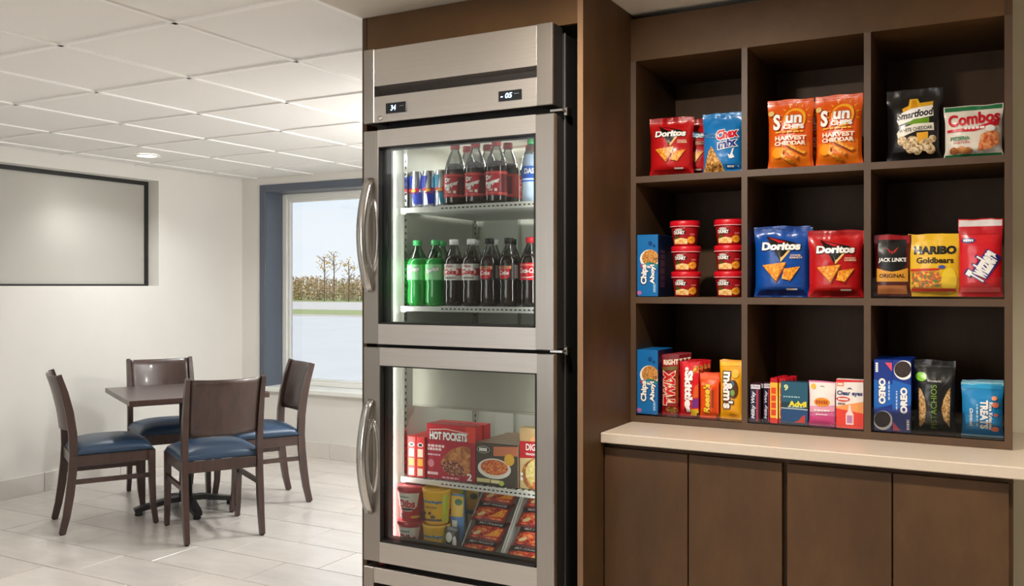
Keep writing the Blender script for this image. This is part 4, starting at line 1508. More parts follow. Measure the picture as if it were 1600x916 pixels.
tray(-0.349, -0.0095, 1.3545, 0.060, 'clear acrylic tray holding the jerky and candy bags')
tray(-1.0755, -0.730, 0.9648, 0.014, 'low clear tray under the cookie carton and candy pouches, bottom row', (-1.0001, -0.9375, -0.8715, -0.8078))
tray(-0.709, -0.371, 0.9648, 0.014, 'low clear tray under the medicine packs and gum, bottom row', (-0.6635, -0.613, -0.5305, -0.4505))
tray(-0.350, -0.0095, 0.9648, 0.072, 'tall-lipped clear tray around the dark nut bag, bottom row', (-0.2428, -0.1265))

# --- bottom row
BG = 'packages on the bottom shelf'
cookie_box('narrow blue cookie carton beside the candy bars, bottom row', -1.0400, 2.9155, S3 + 0.0002, 0.212, BG, 0)

twix = [('P', (120, 12, 20), [(0, 0.9), (1, 0.9), (1, 1), (0, 1)]), ('T', (236, 214, 190), 'RIGHT', 0.55, 0.885, 0.86, 0.09, {'bold': 0.05, 'rot': 4}), ('P', (110, 90, 40), [(0.05, 0.74), (0.95, 0.76), (0.95, 0.82), (0.05, 0.80)]),
        ('T', (206, 20, 34), 'TWIX', 0.48, 0.455, 0.70, 0.56, {'rot': 90, 'bold': 0.07, 'ol': (((250, 236, 200), 0.05),)}),
        ('E', MIXM, 0.62, 0.09, 0.34, 0.06), ('P', (150, 60, 30), [(0.85, 0.2), (1, 0.2), (1, 0.7), (0.85, 0.7)])]
M_TW = foil('crimson_wrapper', (150, 16, 26))
tw0 = tag(bag('candy_bar', 0.058, 0.196, 0.026, M_TW, twix, 20.2, nu=14, nv=26), 'tall crimson caramel bar in front, beside the blue carton', 'candy bar', BG)
place(tw0, -0.970, 2.868, S3, 3)
for k in range(3):
    again(tw0, 'crimson caramel bar standing %s behind the front one' % ('first', 'second', 'third')[k], -0.967 + 0.003 * k, 2.902 + 0.034 * k, S3, 2 - k, group=BG)
skit = [('P', (226, 30, 40), [(0.15, 0.02), (0.97, 0.02), (0.97, 0.98), (0.15, 0.98)]), ('P', GUMMYM, [(0.66, 0.78), (0.96, 0.80), (0.96, 0.92), (0.72, 0.92)]), ('E', W_, 0.38, 0.86, 0.09, 0.035),
        ('P', (226, 100, 40), [(0.70, 0.34), (0.97, 0.36), (0.97, 0.60), (0.80, 0.56)]), ('P', (120, 50, 140), [(0.66, 0.16), (0.97, 0.18), (0.97, 0.34), (0.72, 0.32)]), ('P', (240, 200, 50), [(0.56, 0.02), (0.97, 0.02), (0.97, 0.15), (0.62, 0.14)]),
        ('T', W_, 'Skittles', 0.50, 0.46, 0.42, 0.76, {'rot': -90, 'bold': 0.06, 'ol': (((150, 10, 30), 0.04),)})]
sk0 = tag(bag('candy_pouch', 0.066, 0.178, 0.026, foil('ruby_foil', (196, 14, 26)), skit, 21.9, nu=14, nv=24), 'red fruit candy pouch with upright white lettering, front', 'candy', BG)
place(sk0, -0.905, 2.868, S3, 3)
for k in range(3):
    again(sk0, 'red fruit candy pouch standing %s behind the front one' % ('first', 'second', 'third')[k], -0.902 + 0.002 * k, 2.902 + 0.034 * k, S3, 2 - k, group=BG)
ree = [('P', (250, 100, 40), [(0.06, 0.86), (0.94, 0.86), (0.94, 0.97), (0.06, 0.97)]), ('P', (216, 70, 16), [(0.70, 0.12), (0.90, 0.12), (0.90, 0.70), (0.70, 0.70)]), ('P', (150, 60, 20), [(0.66, 0.24), (0.78, 0.24), (0.78, 0.64), (0.66, 0.64)]),
       ('T', (246, 206, 40), "Reese's", 0.40, 0.44, 0.36, 0.66, {'rot': 90, 'bold': 0.04, 'shear': 0.2, 'ol': (((110, 40, 10), 0.03),)}), ('P', (250, 130, 90), [(0.10, 0.72), (0.3, 0.72), (0.3, 0.80), (0.10, 0.80)])]
re0 = tag(bag('candy_pouch', 0.063, 0.143, 0.024, foil('bright_orange_foil', (240, 84, 20)), ree, 23.1, nu=14, nv=20), 'short bright orange peanut butter candy pouch, front', 'candy', BG)
place(re0, -0.839, 2.866, S3, 0)
again(re0, 'orange peanut butter candy pouch behind the front one', -0.838, 2.900, S3, 0, group=BG)
mm = [('P', (252, 200, 50), [(0.06, 0.90), (0.94, 0.92), (0.94, 0.98), (0.06, 0.97)]), ('E', (90, 50, 20), 0.66, 0.52, 0.20, 0.16), ('E', (60, 140, 170), 0.60, 0.60, 0.09, 0.05), ('E', (120, 160, 60), 0.62, 0.46, 0.10, 0.05), ('E', (236, 190, 50), 0.72, 0.78, 0.16, 0.07),
      ('T', W_, "m&m's", 0.42, 0.50, 0.46, 0.62, {'rot': -90, 'bold': 0.045, 'ol': (((60, 30, 16), 0.07),)}), ('E', (216, 150, 40), 0.6, 0.08, 0.16, 0.03)]
o = tag(bag('candy_pouch', 0.076, 0.186, 0.028, foil('yellow_foil', (244, 170, 18)), mm, 24.4, nu=16, nv=24), 'yellow candy pouch leaning beside the divider, bottom row', 'candy', BG)
place(o, -0.769, 2.868, S3, -5)
again(o, 'yellow candy pouch standing behind the front yellow one', -0.771, 2.904, S3, -3, group=BG)

bar = [('P', (34, 28, 60), [(0.0, 0.0), (0.62, 0.0), (0.62, 0.86), (0.0, 0.86)]), ('P', (226, 222, 230), [(0.05, 0.86), (0.98, 0.86), (0.98, 0.97), (0.05, 0.97)]), ('T', (40, 40, 110), '2 TO GO', 0.5, 0.915, 0.8, 0.06),
       ('P', (206, 50, 70), [(0.62, 0.02), (0.74, 0.02), (0.74, 0.84), (0.62, 0.84)]), ('T', (222, 226, 240), 'Milky Way', 0.32, 0.44, 0.44, 0.72, {'rot': 90, 'bold': 0.03, 'shear': 0.2})]
br0 = tag(carton('candy_bar', 0.031, 0.022, 0.119, pm('plum_wrapper', (60, 26, 40), 0.3, var=0.06, scale=30, bump=0.1), bar, bevel=0.004), 'small dark purple chocolate bar nearest the divider, bottom row', 'candy bar', BG)
place(br0, -0.6905, 2.860, S3, 4)
c = again(br0, 'second small dark purple chocolate bar, beside the gum sticks', -0.649, 2.871, S3, 6, group=BG)
c.scale = (0.72, 1, 1.03)
place(c, -0.6585, 2.872, S3, 16)
again(br0, 'dark purple chocolate bar behind the one at the divider', -0.690, 2.894, S3, 4, group=BG)

gum = [('P', (250, 190, 60), [(0, 0), (1, 0), (1, 0.9), (0, 0.9)]), ('P', (226, 50, 40), [(0, 0), (1, 0), (1, 0.12), (0, 0.12)]), ('L', (226, 70, 30), 0.46, 0.50, 0.62, 0.66, 1),
       ('P', (250, 236, 160), [(0.84, 0.1), (0.98, 0.1), (0.98, 0.6), (0.84, 0.6)])]
gm0 = carton('candy_stick', 0.0225, 0.0225, 0.139, pm('ruby_stick_wrapper', (190, 18, 36), 0.3, var=0.05, scale=30), gum, [('P', (224, 120, 50), [(0, 0.03), (1, 0.03), (1, 0.90), (0, 0.90)])], bevel=0.002)
tag(gm0, 'orange fruit candy stick with red top, front row beside the dark bars', 'candy stick', 'fruit candy sticks in two rows')
place(gm0, -0.6335, 2.858, S3, 6)
for k in range(1, 8):
    i, j = k % 2, k // 2
    again(gm0, ('orange fruit candy stick with red top, front row beside the green box', 'red-topped candy stick in the second row, dark bar side', 'red-topped candy stick in the second row, green box side',
                'red-topped candy stick in the third row, dark bar side', 'red-topped candy stick in the third row, green box side', 'rearmost red-topped candy stick on the dark bar side', 'rearmost red-topped candy stick on the green box side')[k - 1],
          -0.6335 + 0.0265 * i + 0.004 * j, 2.858 + 0.030 * j, S3, 6, group='fruit candy sticks in two rows')
adv = [('P', (22, 84, 110), [(0.0, 0.52), (1, 0.50), (1, 0.98), (0.0, 0.98)]), ('P', (20, 70, 120), [(0.0, 0.05), (1, 0.05), (1, 0.36), (0.0, 0.36)]), ('P', (200, 214, 214), [(0.0, 0.365), (1, 0.35), (1, 0.37), (0.0, 0.385)]), ('T', (240, 226, 50), 'Advil', 0.62, 0.48, 0.66, 0.13, {'bold': 0.05}),
       ('L', (170, 200, 200), 0.56, 0.41, 0.6, 0.025), ('T', (220, 230, 170), '9', 0.20, 0.85, 0.16, 0.14, {'bold': 0.04}), ('P', (190, 60, 44), [(0.50, 0.05), (0.90, 0.05), (0.90, 0.24), (0.78, 0.20), (0.66, 0.10)]), ('L', (160, 196, 200), 0.4, 0.64, 0.6, 0.03)]
o = tag(carton('medicine_box', 0.080, 0.026, 0.132, pm('teal_carton', (16, 52, 70), 0.35, var=0.04, scale=20), adv), 'dark teal pain relief box with yellow lettering', 'medicine box', BG)
place(o, -0.5715, 2.858, S3, 2)
ppk = [('P', (240, 232, 228), [(0.02, 0.42), (0.98, 0.42), (0.98, 0.97), (0.02, 0.97)]), ('P', (232, 160, 186), [(0.02, 0.30), (0.98, 0.34), (0.98, 0.48), (0.02, 0.44)]), ('P', (206, 70, 130), [(0.02, 0.03), (0.98, 0.03), (0.98, 0.24), (0.02, 0.22)]), ('E', (236, 150, 30), 0.5, 0.54, 0.30, 0.10), ('L', (190, 80, 10), 0.5, 0.54, 0.46, 0.08),
       ('E', (246, 190, 40), 0.18, 0.88, 0.09, 0.06), ('P', (60, 60, 70), [(0.40, 0.88), (0.5, 0.90), (0.62, 0.88), (0.5, 0.885)]), ('L', W_, 0.5, 0.36, 0.6, 0.03), ('L', (250, 210, 224), 0.5, 0.27, 0.44, 0.03)]
o = tag(bag('medicine_pouch', 0.079, 0.136, 0.016, pm('pink_pouch', (214, 110, 160), 0.35, var=0.04, scale=20, coat=0.2), ppk, 30.3, nu=14, nv=18), 'white and pink flat pouch with an orange logo', 'medicine packet', BG)
place(o, -0.4905, 2.856, S3, 0)
cle = [('P', (232, 60, 44), [(0, 0), (1, 0), (1, 0.32), (0, 0.40)]), ('P', (244, 160, 90), [(0, 0.40), (1, 0.32), (1, 0.56), (0, 0.44)]), ('P', (216, 24, 34), [(0, 0.94), (1, 0.96), (1, 1), (0, 1)]), ('P', (240, 110, 40), [(0.03, 0.86), (0.28, 0.86), (0.28, 0.94), (0.03, 0.94)]), ('L', W_, 0.155, 0.90, 0.18, 0.045),
       ('T', (24, 40, 110), 'Clear eyes', 0.50, 0.71, 0.92, 0.115, {'bold': 0.03}), ('E', (206, 40, 40), 0.26, 0.595, 0.25, 0.05), ('L', W_, 0.26, 0.595, 0.36, 0.04), ('P', (250, 220, 214), [(0.36, 0.08), (0.64, 0.08), (0.64, 0.30), (0.56, 0.36), (0.53, 0.48), (0.47, 0.48), (0.44, 0.36), (0.36, 0.30)]),
       ('P', (190, 130, 170), [(0.40, 0.11), (0.60, 0.11), (0.60, 0.27), (0.40, 0.27)]), ('P', (40, 50, 90), [(0.38, 0.80), (0.5, 0.84), (0.62, 0.80), (0.5, 0.815)]), ('L', (120, 60, 50), 0.20, 0.50, 0.26, 0.03)]
o = tag(carton('eye_drop_box', 0.077, 0.030, 0.145, pm('white_carton', (240, 234, 228), 0.4, var=0.02, scale=20), cle, [('P', (206, 30, 36), [(0, 0), (1, 0), (1, 1), (0, 1)])]), 'white and red eye drop carton with blue lettering', 'medicine box', BG)
place(o, -0.4115, 2.862, S3, 0)


def oreo_art(up):
    a = [('P', (24, 100, 190), [(0.0, 0.30), (1, 0.38), (1, 0.66), (0, 0.72)])]
    if up:
        a += [('E', W_, 0.62, 0.86, 0.52, 0.135, -20), ('E', DARKCOOK, 0.56, 0.87, 0.44, 0.115, -20), ('T', W_, 'OREO', 0.62, 0.44, 0.38, 0.36, {'rot': 90, 'bold': 0.06, 'ol': (((10, 40, 120), 0.05),)}), ('L', (180, 206, 240), 0.24, 0.44, 0.08, 0.26, 1),
              ('P', (226, 80, 110), [(0.04, 0.02), (0.46, 0.02), (0.04, 0.14)]), ('L', W_, 0.84, 0.11, 0.14, 0.14, 1)]
    else:
        a += [('E', W_, 0.50, 0.15, 0.52, 0.135, -20), ('E', DARKCOOK, 0.46, 0.165, 0.44, 0.115, -20), ('T', W_, 'OREO', 0.45, 0.56, 0.38, 0.36, {'rot': -90, 'bold': 0.06, 'ol': (((10, 40, 120), 0.05),)}), ('L', (180, 206, 240), 0.82, 0.58, 0.08, 0.28, 1),
              ('P', (226, 80, 110), [(0.60, 0.96), (0.98, 0.96), (0.98, 0.84)]), ('L', W_, 0.16, 0.89, 0.14, 0.13, 1)]
    return a


M_OREO = pm('royal_blue_carton', (14, 50, 140), 0.35, var=0.04, scale=20)
o = tag(carton('cookie_box', 0.050, 0.16, 0.208, M_OREO, oreo_art(False)), 'royal blue sandwich cookie carton nearest the divider, cookie at its foot', 'cookie box', BG)
place(o, -0.3205, 2.924, S3, 1)
o = tag(carton('cookie_box', 0.050, 0.16, 0.209, M_OREO, oreo_art(True)), 'royal blue sandwich cookie carton beside the nut bag, cookie at its top', 'cookie box', BG)
place(o, -0.2765, 2.924, S3, 0)
o.location.x = -0.2695
pis = [('P', NUTM, [(0.10, 0.62), (0.16, 0.60), (0.26, 0.48), (0.30, 0.34), (0.26, 0.16), (0.16, 0.08), (0.12, 0.10)]), ('P', NUTM, [(0.90, 0.64), (0.82, 0.58), (0.72, 0.46), (0.68, 0.34), (0.74, 0.20), (0.88, 0.10)]),
       ('P', (44, 46, 48), [(0.10, 0.90), (0.90, 0.90), (0.90, 0.93), (0.10, 0.93)]), ('P', (40, 42, 44), [(0.55, 0.54), (0.80, 0.74), (0.86, 0.80), (0.84, 0.72)]), ('E', (120, 190, 40), 0.17, 0.77, 0.14, 0.062), ('T', (200, 200, 200), 'Wonderful', 0.50, 0.72, 0.34, 0.03, {'bold': 0.01}), ('T', (120, 160, 50), 'PISTACHIOS', 0.49, 0.37, 0.15, 0.60, {'rot': 90, 'bold': 0.0})]
o = tag(bag('nut_bag', 0.109, 0.210, 0.046, foil('charcoal_foil', (20, 21, 22)), pis, 33.8), 'black pistachio bag with see-through nut windows and a green blot', 'snack bag', BG)
place(o, -0.185, 2.878, S3, 1)
tre = [('P', (40, 150, 200), [(0.04, 0.88), (0.96, 0.88), (0.96, 0.97), (0.04, 0.97)]), ('T', W_, 'TREATS', 0.55, 0.42, 0.20, 0.52, {'rot': -90, 'bold': 0.05}), ('T', W_, 'Rice Krispies', 0.70, 0.40, 0.12, 0.50, {'rot': -90, 'bold': 0.03, 'ol': (((20, 60, 130), 0.04),)}), ('T', W_, 'Original', 0.22, 0.36, 0.11, 0.32, {'rot': -90, 'shear': 0.2}),
       ('E', (226, 120, 90), 0.83, 0.60, 0.08, 0.05), ('E', (236, 150, 110), 0.80, 0.72, 0.07, 0.04), ('E', (220, 110, 90), 0.84, 0.42, 0.05, 0.03), ('E', (226, 120, 90), 0.82, 0.16, 0.10, 0.045), ('L', (160, 210, 236), 0.38, 0.40, 0.05, 0.40, 1)]
o = tag(bag('treat_pouch', 0.106, 0.153, 0.030, foil('aqua_foil', (22, 130, 190)), tre, 35.5, nu=20, nv=22, seal=foil('pale_aqua_seal', (150, 204, 222), 0.2)), 'aqua blue cereal treat pouch at the end of the bottom row', 'snack bag', BG)
place(o, -0.0635, 2.872, S3, 0)
for k in range(2):
    again(o, 'aqua cereal treat pouch standing %s behind the front one' % ('first', 'second')[k], -0.0635, 2.910 + 0.036 * k, S3, 0, group=BG)


# ------------------------------------------------------------------ drinks in the upper fridge
def mlathe(name, prof, m, parent=None, n=28, cap=True):
    b = MB()
    b.lathe(prof, m, n, cap=cap)
    return b.build(name, parent)


def bottle(name, prof, fill, neck_top, cap_r, cap_h, liquid, clearm, capm, lab, art, lmat, r_lab):
    """liquid body, clear empty neck, cap and a printed sleeve"""
    rf = prof_r(prof)
    body = [(r, z) for r, z in prof if z < fill] + [(rf(fill), fill)]
    neck = [(rf(fill), fill)] + [(r, z) for r, z in prof if z > fill]
    o = mlathe(name, body, liquid)
    mlathe('bottle_neck', neck, clearm, o, cap=False)
    cp = [(cap_r, neck_top - 0.002), (cap_r, neck_top + cap_h - 0.002), (cap_r - 0.002, neck_top + cap_h), (0, neck_top + cap_h)]
    mlathe('bottle_cap', cp, capm, o, 20)
    z0, z1 = lab
    mlathe('label_sleeve', [(r_lab, z0), (r_lab, z1)], lmat, o, cap=False)
    printed(o, art, cyl_map(lambda z: r_lab, R(170), z1 - z0, z0, R(13)), r_lab * R(170), z1 - z0, 'label', 0.0045, 0.0004, 0.00014)
    return o


LQ_COLA = pm('cola', (30, 14, 10), 0.07, var=0.05, scale=10, coat=0.6)
LQ_LIME = pm('green_bottle', (18, 150, 54), 0.08, var=0.10, scale=25, coat=0.6)
LQ_WATER = pm('water_bottle', (176, 196, 222), 0.10, var=0.12, scale=30, coat=0.6)
NK_GREEN = clear('green_neck', (0.30, 0.62, 0.38), 1.5, 0.05, 0.12)
C_RED = pm('red_cap', (206, 30, 46), 0.35, var=0.03, scale=30)
C_GRN = pm('green_cap', (70, 190, 110), 0.35, var=0.03, scale=30)
C_WHT = pm('white_cap', (240, 240, 238), 0.35, var=0.02, scale=30)
C_BLK = pm('black_cap', (22, 22, 22), 0.35, var=0.03, scale=30)
DPP = [(0.026, 0.0), (0.034, 0.006), (0.0355, 0.014), (0.0355, 0.112), (0.0345, 0.124), (0.029, 0.145), (0.021, 0.165), (0.0135, 0.182), (0.0125, 0.190)]
dp_art = [('P', (120, 16, 26), [(0.58, 0.12), (0.95, 0.12), (0.95, 0.86), (0.62, 0.86)]), ('P', (226, 90, 84), [(0.0, 0.90), (1, 0.90), (1, 0.95), (0, 0.95)]), ('P', (226, 90, 84), [(0, 0.06), (1, 0.06), (1, 0.11), (0, 0.11)]), 
          ('T', W_, 'Dr', 0.26, 0.74, 0.22, 0.20, {'rot': 10, 'bold': 0.06, 'shear': 0.1}), ('T', W_, 'Pepper', 0.38, 0.52, 0.50, 0.24, {'rot': 16, 'bold': 0.06, 'shear': 0.15}), ('E', W_, 0.28, 0.34, 0.07, 0.07), ('P', W_, [(0.46, 0.16), (0.54, 0.16), (0.54, 0.28), (0.46, 0.28)]), ('L', (250, 210, 200), 0.34, 0.22, 0.12, 0.09)]
M_DPL = pm('maroon_label', (196, 34, 46), 0.32, var=0.04, scale=20)
DG = 'dark soda bottles on the upper fridge shelf'
dp = bottle('soda_bottle', DPP, 0.138, 0.190, 0.0155, 0.018, LQ_COLA, M_PETCLEAR, C_RED, (0.028, 0.105), dp_art, M_DPL, 0.0360)
tag(dp, 'red-capped soda bottle with maroon label, front row beside the cans', 'bottle', DG)
place(dp, -1.592, 2.535, SZ[0] + 0.0015, 16)
for x, y, rz, lab in ((-1.514, 2.535, 20, 'red-capped maroon label bottle, middle one of the three in front'), (-1.437, 2.535, 14, 'red-capped maroon label bottle, front row nearest the water bottle'),
                      (-1.592, 2.612, 40, 'red-capped maroon label bottle behind the one beside the cans'), (-1.514, 2.612, 60, 'red-capped maroon label bottle behind the middle front one'), (-1.437, 2.612, -40, 'red-capped maroon label bottle behind the front one by the water'),
                      (-1.396, 2.690, 10, 'red-capped maroon label bottle set back between bottle rows and water'), (-1.350, 2.765, 30, 'rearmost red-capped maroon label bottle behind the water bottle')):
    again(dp, lab, x, y, SZ[0] + 0.0015, rz, group=DG)
WTP = [(0.027, 0.0), (0.033, 0.006), (0.0335, 0.03), (0.0315, 0.045), (0.0335, 0.06), (0.0335, 0.115), (0.0325, 0.125), (0.029, 0.145), (0.021, 0.165), (0.0135, 0.178), (0.0125, 0.184)]
wt = bottle('water_bottle', WTP, 0.150, 0.184, 0.015, 0.014, LQ_WATER, M_PETCLEAR, C_GRN, (0.064, 0.112), [('P', (30, 90, 190), [(0, 0), (1, 0), (1, 0.55), (0, 0.5)]), ('T', W_, 'DASANI', 0.50, 0.68, 0.62, 0.36, {'bold': 0.04, 'rot': 0}), ('P', (200, 220, 240), [(0.1, 0.1), (0.9, 0.1), (0.9, 0.2), (0.1, 0.2)])],
             pm('blue_label', (60, 110, 200), 0.35, var=0.04, scale=20), 0.0340)
tag(wt, 'clear water bottle with blue label and green cap', 'bottle')
place(wt, -1.306, 2.532, SZ[0] + 0.0015, 22)
# energy drink cans
CANP = [(0.019, 0.0), (0.0235, 0.006), (0.0245, 0.012), (0.0245, 0.112), (0.0225, 0.121), (0.0225, 0.124), (0.021, 0.1245), (0.0205, 0.1225), (0.0, 0.1225)]
M_CANS = pm('silver_can', (206, 210, 216), 0.25, 0.85, var=0.03, scale=20)


def can(c1, c2, label, x, rz):
    o = mlathe('drink_can', CANP, M_CANS)
    b = MB()
    b.lathe([(0.0226, 0.1215), (0.0232, 0.1235), (0.0226, 0.1250)], M_CHROME, 24, cap=False)
    b.build('can_rim', o)
    printed(o, [('P', c1, [(0.02, 0.52), (0.34, 0.54), (0.48, 0.98), (0.02, 0.98)]), ('P', c2, [(0.50, 0.02), (0.98, 0.02), (0.98, 0.44), (0.40, 0.44)]), ('P', c2, [(0.74, 0.55), (0.98, 0.55), (0.98, 0.98), (0.84, 0.98)]), ('P', c1, [(0.02, 0.02), (0.2, 0.02), (0.12, 0.4), (0.02, 0.4)]),
                ('P', (206, 30, 60), [(0.18, 0.52), (0.28, 0.44), (0.42, 0.46), (0.46, 0.53), (0.34, 0.58)]), ('P', (206, 30, 60), [(0.80, 0.52), (0.70, 0.44), (0.56, 0.46), (0.53, 0.53), (0.64, 0.58)]), ('E', (246, 190, 40), 0.49, 0.475, 0.11, 0.05),
                ('T', (206, 30, 50), 'Red Bull', 0.5, 0.40, 0.42, 0.05, {'bold': 0.03})], cyl_map(lambda z: 0.0246, R(180), 0.098, 0.013), 0.077, 0.098, 'can', 0.0035, 0.0004, 0.00013)
    tag(o, label, 'can', 'slim drink cans on the upper fridge shelf')
    return place(o, x, 2.553, SZ[0] + 0.0015, rz)


c1 = can((36, 66, 180), (60, 80, 190), 'slim blue and silver drink can nearest the fridge wall', -1.757, 10)
c2 = can((24, 44, 160), (24, 44, 190), 'slim blue and silver drink can between the other two cans', -1.7055, 26)
c3 = can((30, 150, 190), (40, 160, 200), 'slim teal and silver drink can beside the soda bottles', -1.654, 18)
again(c1, 'slim blue can in the row behind, at the fridge wall', -1.757, 2.609, SZ[0] + 0.0015, 30, group='slim drink cans on the upper fridge shelf')
again(c2, 'slim blue can in the row behind, middle of three', -1.7055, 2.609, SZ[0] + 0.0015, 50, group='slim drink cans on the upper fridge shelf')
again(c3, 'slim teal can in the row behind, next to the bottles', -1.654, 2.609, SZ[0] + 0.0015, 40, group='slim drink cans on the upper fridge shelf')

SPP = [(0.024, 0.0), (0.031, 0.004), (0.0345, 0.014), (0.034, 0.05), (0.0325, 0.068), (0.0345, 0.084), (0.0345, 0.140), (0.0335, 0.148), (0.028, 0.166), (0.020, 0.182), (0.0135, 0.194), (0.0125, 0.203)]
spr = bottle('soda_bottle', SPP, 0.158, 0.203, 0.0155, 0.016, LQ_LIME, NK_GREEN, C_GRN, (0.085, 0.139), [('P', (150, 226, 160), [(0.08, 0.04), (0.70, 0.04), (0.70, 0.96), (0.08, 0.96)]), ('T', W_, 'Sprite', 0.38, 0.60, 0.50, 0.36, {'rot': 12, 'bold': 0.06, 'shear': 0.15, 'ol': (((20, 120, 60), 0.05),)}), ('P', (230, 214, 60), [(0.52, 0.70), (0.58, 0.70), (0.56, 0.82)]), ('P', (220, 240, 220), [(0.78, 0.3), (0.9, 0.3), (0.9, 0.6), (0.78, 0.6)])],
              pm('lime_label', (60, 196, 96), 0.35, var=0.04, scale=20), 0.0350)
LGS = 'green soda bottles on the lower drinks shelf'
tag(spr, 'green lemon-lime soda bottle nearest the fridge wall', 'bottle', LGS)
place(spr, -1.7385, 2.532, SZ[1] + 0.0015, 12)
again(spr, 'green lemon-lime soda bottle beside the white-capped cola', -1.666, 2.532, SZ[1] + 0.0015, 18, group=LGS)
again(spr, 'green lemon-lime soda bottle behind the two front green ones', -1.690, 2.606, SZ[1] + 0.0015, 30, group=LGS)


def cola(lab_m, art, capm, label, x, rz, r=0.0335):
    P = [(rr * r / 0.0345, z) for rr, z in SPP[:-2]] + SPP[-2:]
    o = bottle('soda_bottle', P, 0.166, 0.203, 0.0155, 0.016, LQ_COLA, M_PETCLEAR, capm, (0.085, 0.138), art, lab_m, r + 0.0005)
    tag(o, label, 'bottle', 'cola bottles on the lower drinks shelf')
    return place(o, x, 2.532, SZ[1] + 0.0015, rz)


CGN = 'cola bottles on the lower drinks shelf'
diet_art = [('P', (214, 30, 44), [(0, 0.30), (1, 0.30), (1, 0.72), (0, 0.72)]), ('E', W_, 0.36, 0.52, 0.30, 0.26), ('T', (206, 24, 40), 'Diet', 0.34, 0.86, 0.26, 0.14), ('T', (214, 30, 44), 'Coke', 0.36, 0.51, 0.46, 0.34, {'bold': 0.05, 'shear': 0.2}), ('L', (120, 110, 110), 0.36, 0.15, 0.4, 0.09)]
dc = cola(pm('white_label', (232, 230, 226), 0.35, var=0.02, scale=20), diet_art, C_WHT, 'white-capped diet cola bottle beside the green bottles, front row', -1.594, 16, 0.0320)
for x, y, rz, lab in ((-1.528, 2.534, 16, 'white-capped diet cola bottle beside the black-capped ones, front row'), (-1.556, 2.602, 40, 'white-capped diet cola bottle behind, seen between the front two'), (-1.487, 2.606, 50, 'white-capped diet cola bottle behind, seen beside the black caps')):
    again(dc, lab, x, y, SZ[1] + 0.0015, rz, group=CGN)
zero_art = [('P', (206, 28, 44), [(0.14, 0.20), (0.56, 0.20), (0.56, 0.66), (0.14, 0.66)]), ('E', (206, 28, 44), 0.35, 0.26, 0.21, 0.20), ('P', (240, 150, 110), [(0.12, 0.66), (0.60, 0.66), (0.60, 0.84), (0.12, 0.84)]), ('T', W_, 'Coke', 0.35, 0.44, 0.34, 0.26, {'shear': 0.2, 'bold': 0.03}), ('T', (30, 20, 20), 'ZERO', 0.36, 0.75, 0.34, 0.12), ('P', (226, 226, 222), [(0.72, 0.1), (0.86, 0.1), (0.86, 0.9), (0.72, 0.9)])]
cz = cola(pm('dark_label', (26, 20, 20), 0.32, var=0.05, scale=20), zero_art, C_BLK, 'black-capped zero cola bottle beside the diet cola, front row', -1.460, 14, 0.0325)
for x, y, rz, lab in ((-1.389, 2.533, 10, 'black-capped zero cola bottle beside the red-capped one, front row'), (-1.418, 2.604, 30, 'black-capped zero cola bottle behind, seen between the front two'), (-1.342, 2.608, -30, 'black-capped zero cola bottle behind, near the red cap'), (-1.380, 2.678, 20, 'rearmost black-capped zero cola bottle')):
    again(cz, lab, x, y, SZ[1] + 0.0015, rz, group=CGN)
coke_art = [('T', W_, 'Coca-Cola', 0.40, 0.56, 0.66, 0.30, {'shear': 0.25, 'bold': 0.03}), ('P', W_, [(0.1, 0.16), (0.4, 0.12), (0.8, 0.24), (0.4, 0.18)]), ('P', (240, 130, 120), [(0.05, 0.84), (0.95, 0.84), (0.95, 0.92), (0.05, 0.92)])]
ck = cola(pm('red_label', (206, 24, 36), 0.32, var=0.04, scale=20), coke_art, C_RED, 'red-capped cola bottle with red label at the door frame edge', -1.312, 16, 0.0330)

# ------------------------------------------------------------------ frozen food in the lower compartment
ZS = SZ[2] + 0.0015
FG = 'frozen food cartons on the lower fridge shelf'
nar = [('E', (250, 236, 226), 0.5, 0.80, 0.34, 0.055), ('E', K_, 0.5, 0.80, 0.22, 0.035), ('P', (250, 226, 200), [(0.2, 0.5), (0.8, 0.5), (0.8, 0.70), (0.2, 0.70)]), ('P', (240, 180, 60), [(0.2, 0.28), (0.8, 0.28), (0.8, 0.46), (0.2, 0.46)]), ('P', (236, 226, 200), [(0.2, 0.04), (0.8, 0.04), (0.8, 0.22), (0.2, 0.22)])]
nb = tag(carton('frozen_meal_box', 0.033, 0.12, 0.134, pm('red_frozen_carton', (214, 34, 34), 0.35, var=0.03, scale=20), nar), 'narrow red frozen carton nearest the fridge wall', 'frozen food box', FG)
place(nb, -1.744, 2.562, ZS, 2)
again(nb, 'narrow red frozen carton touching the wide red box', -1.7085, 2.562, ZS, 2, group=FG)
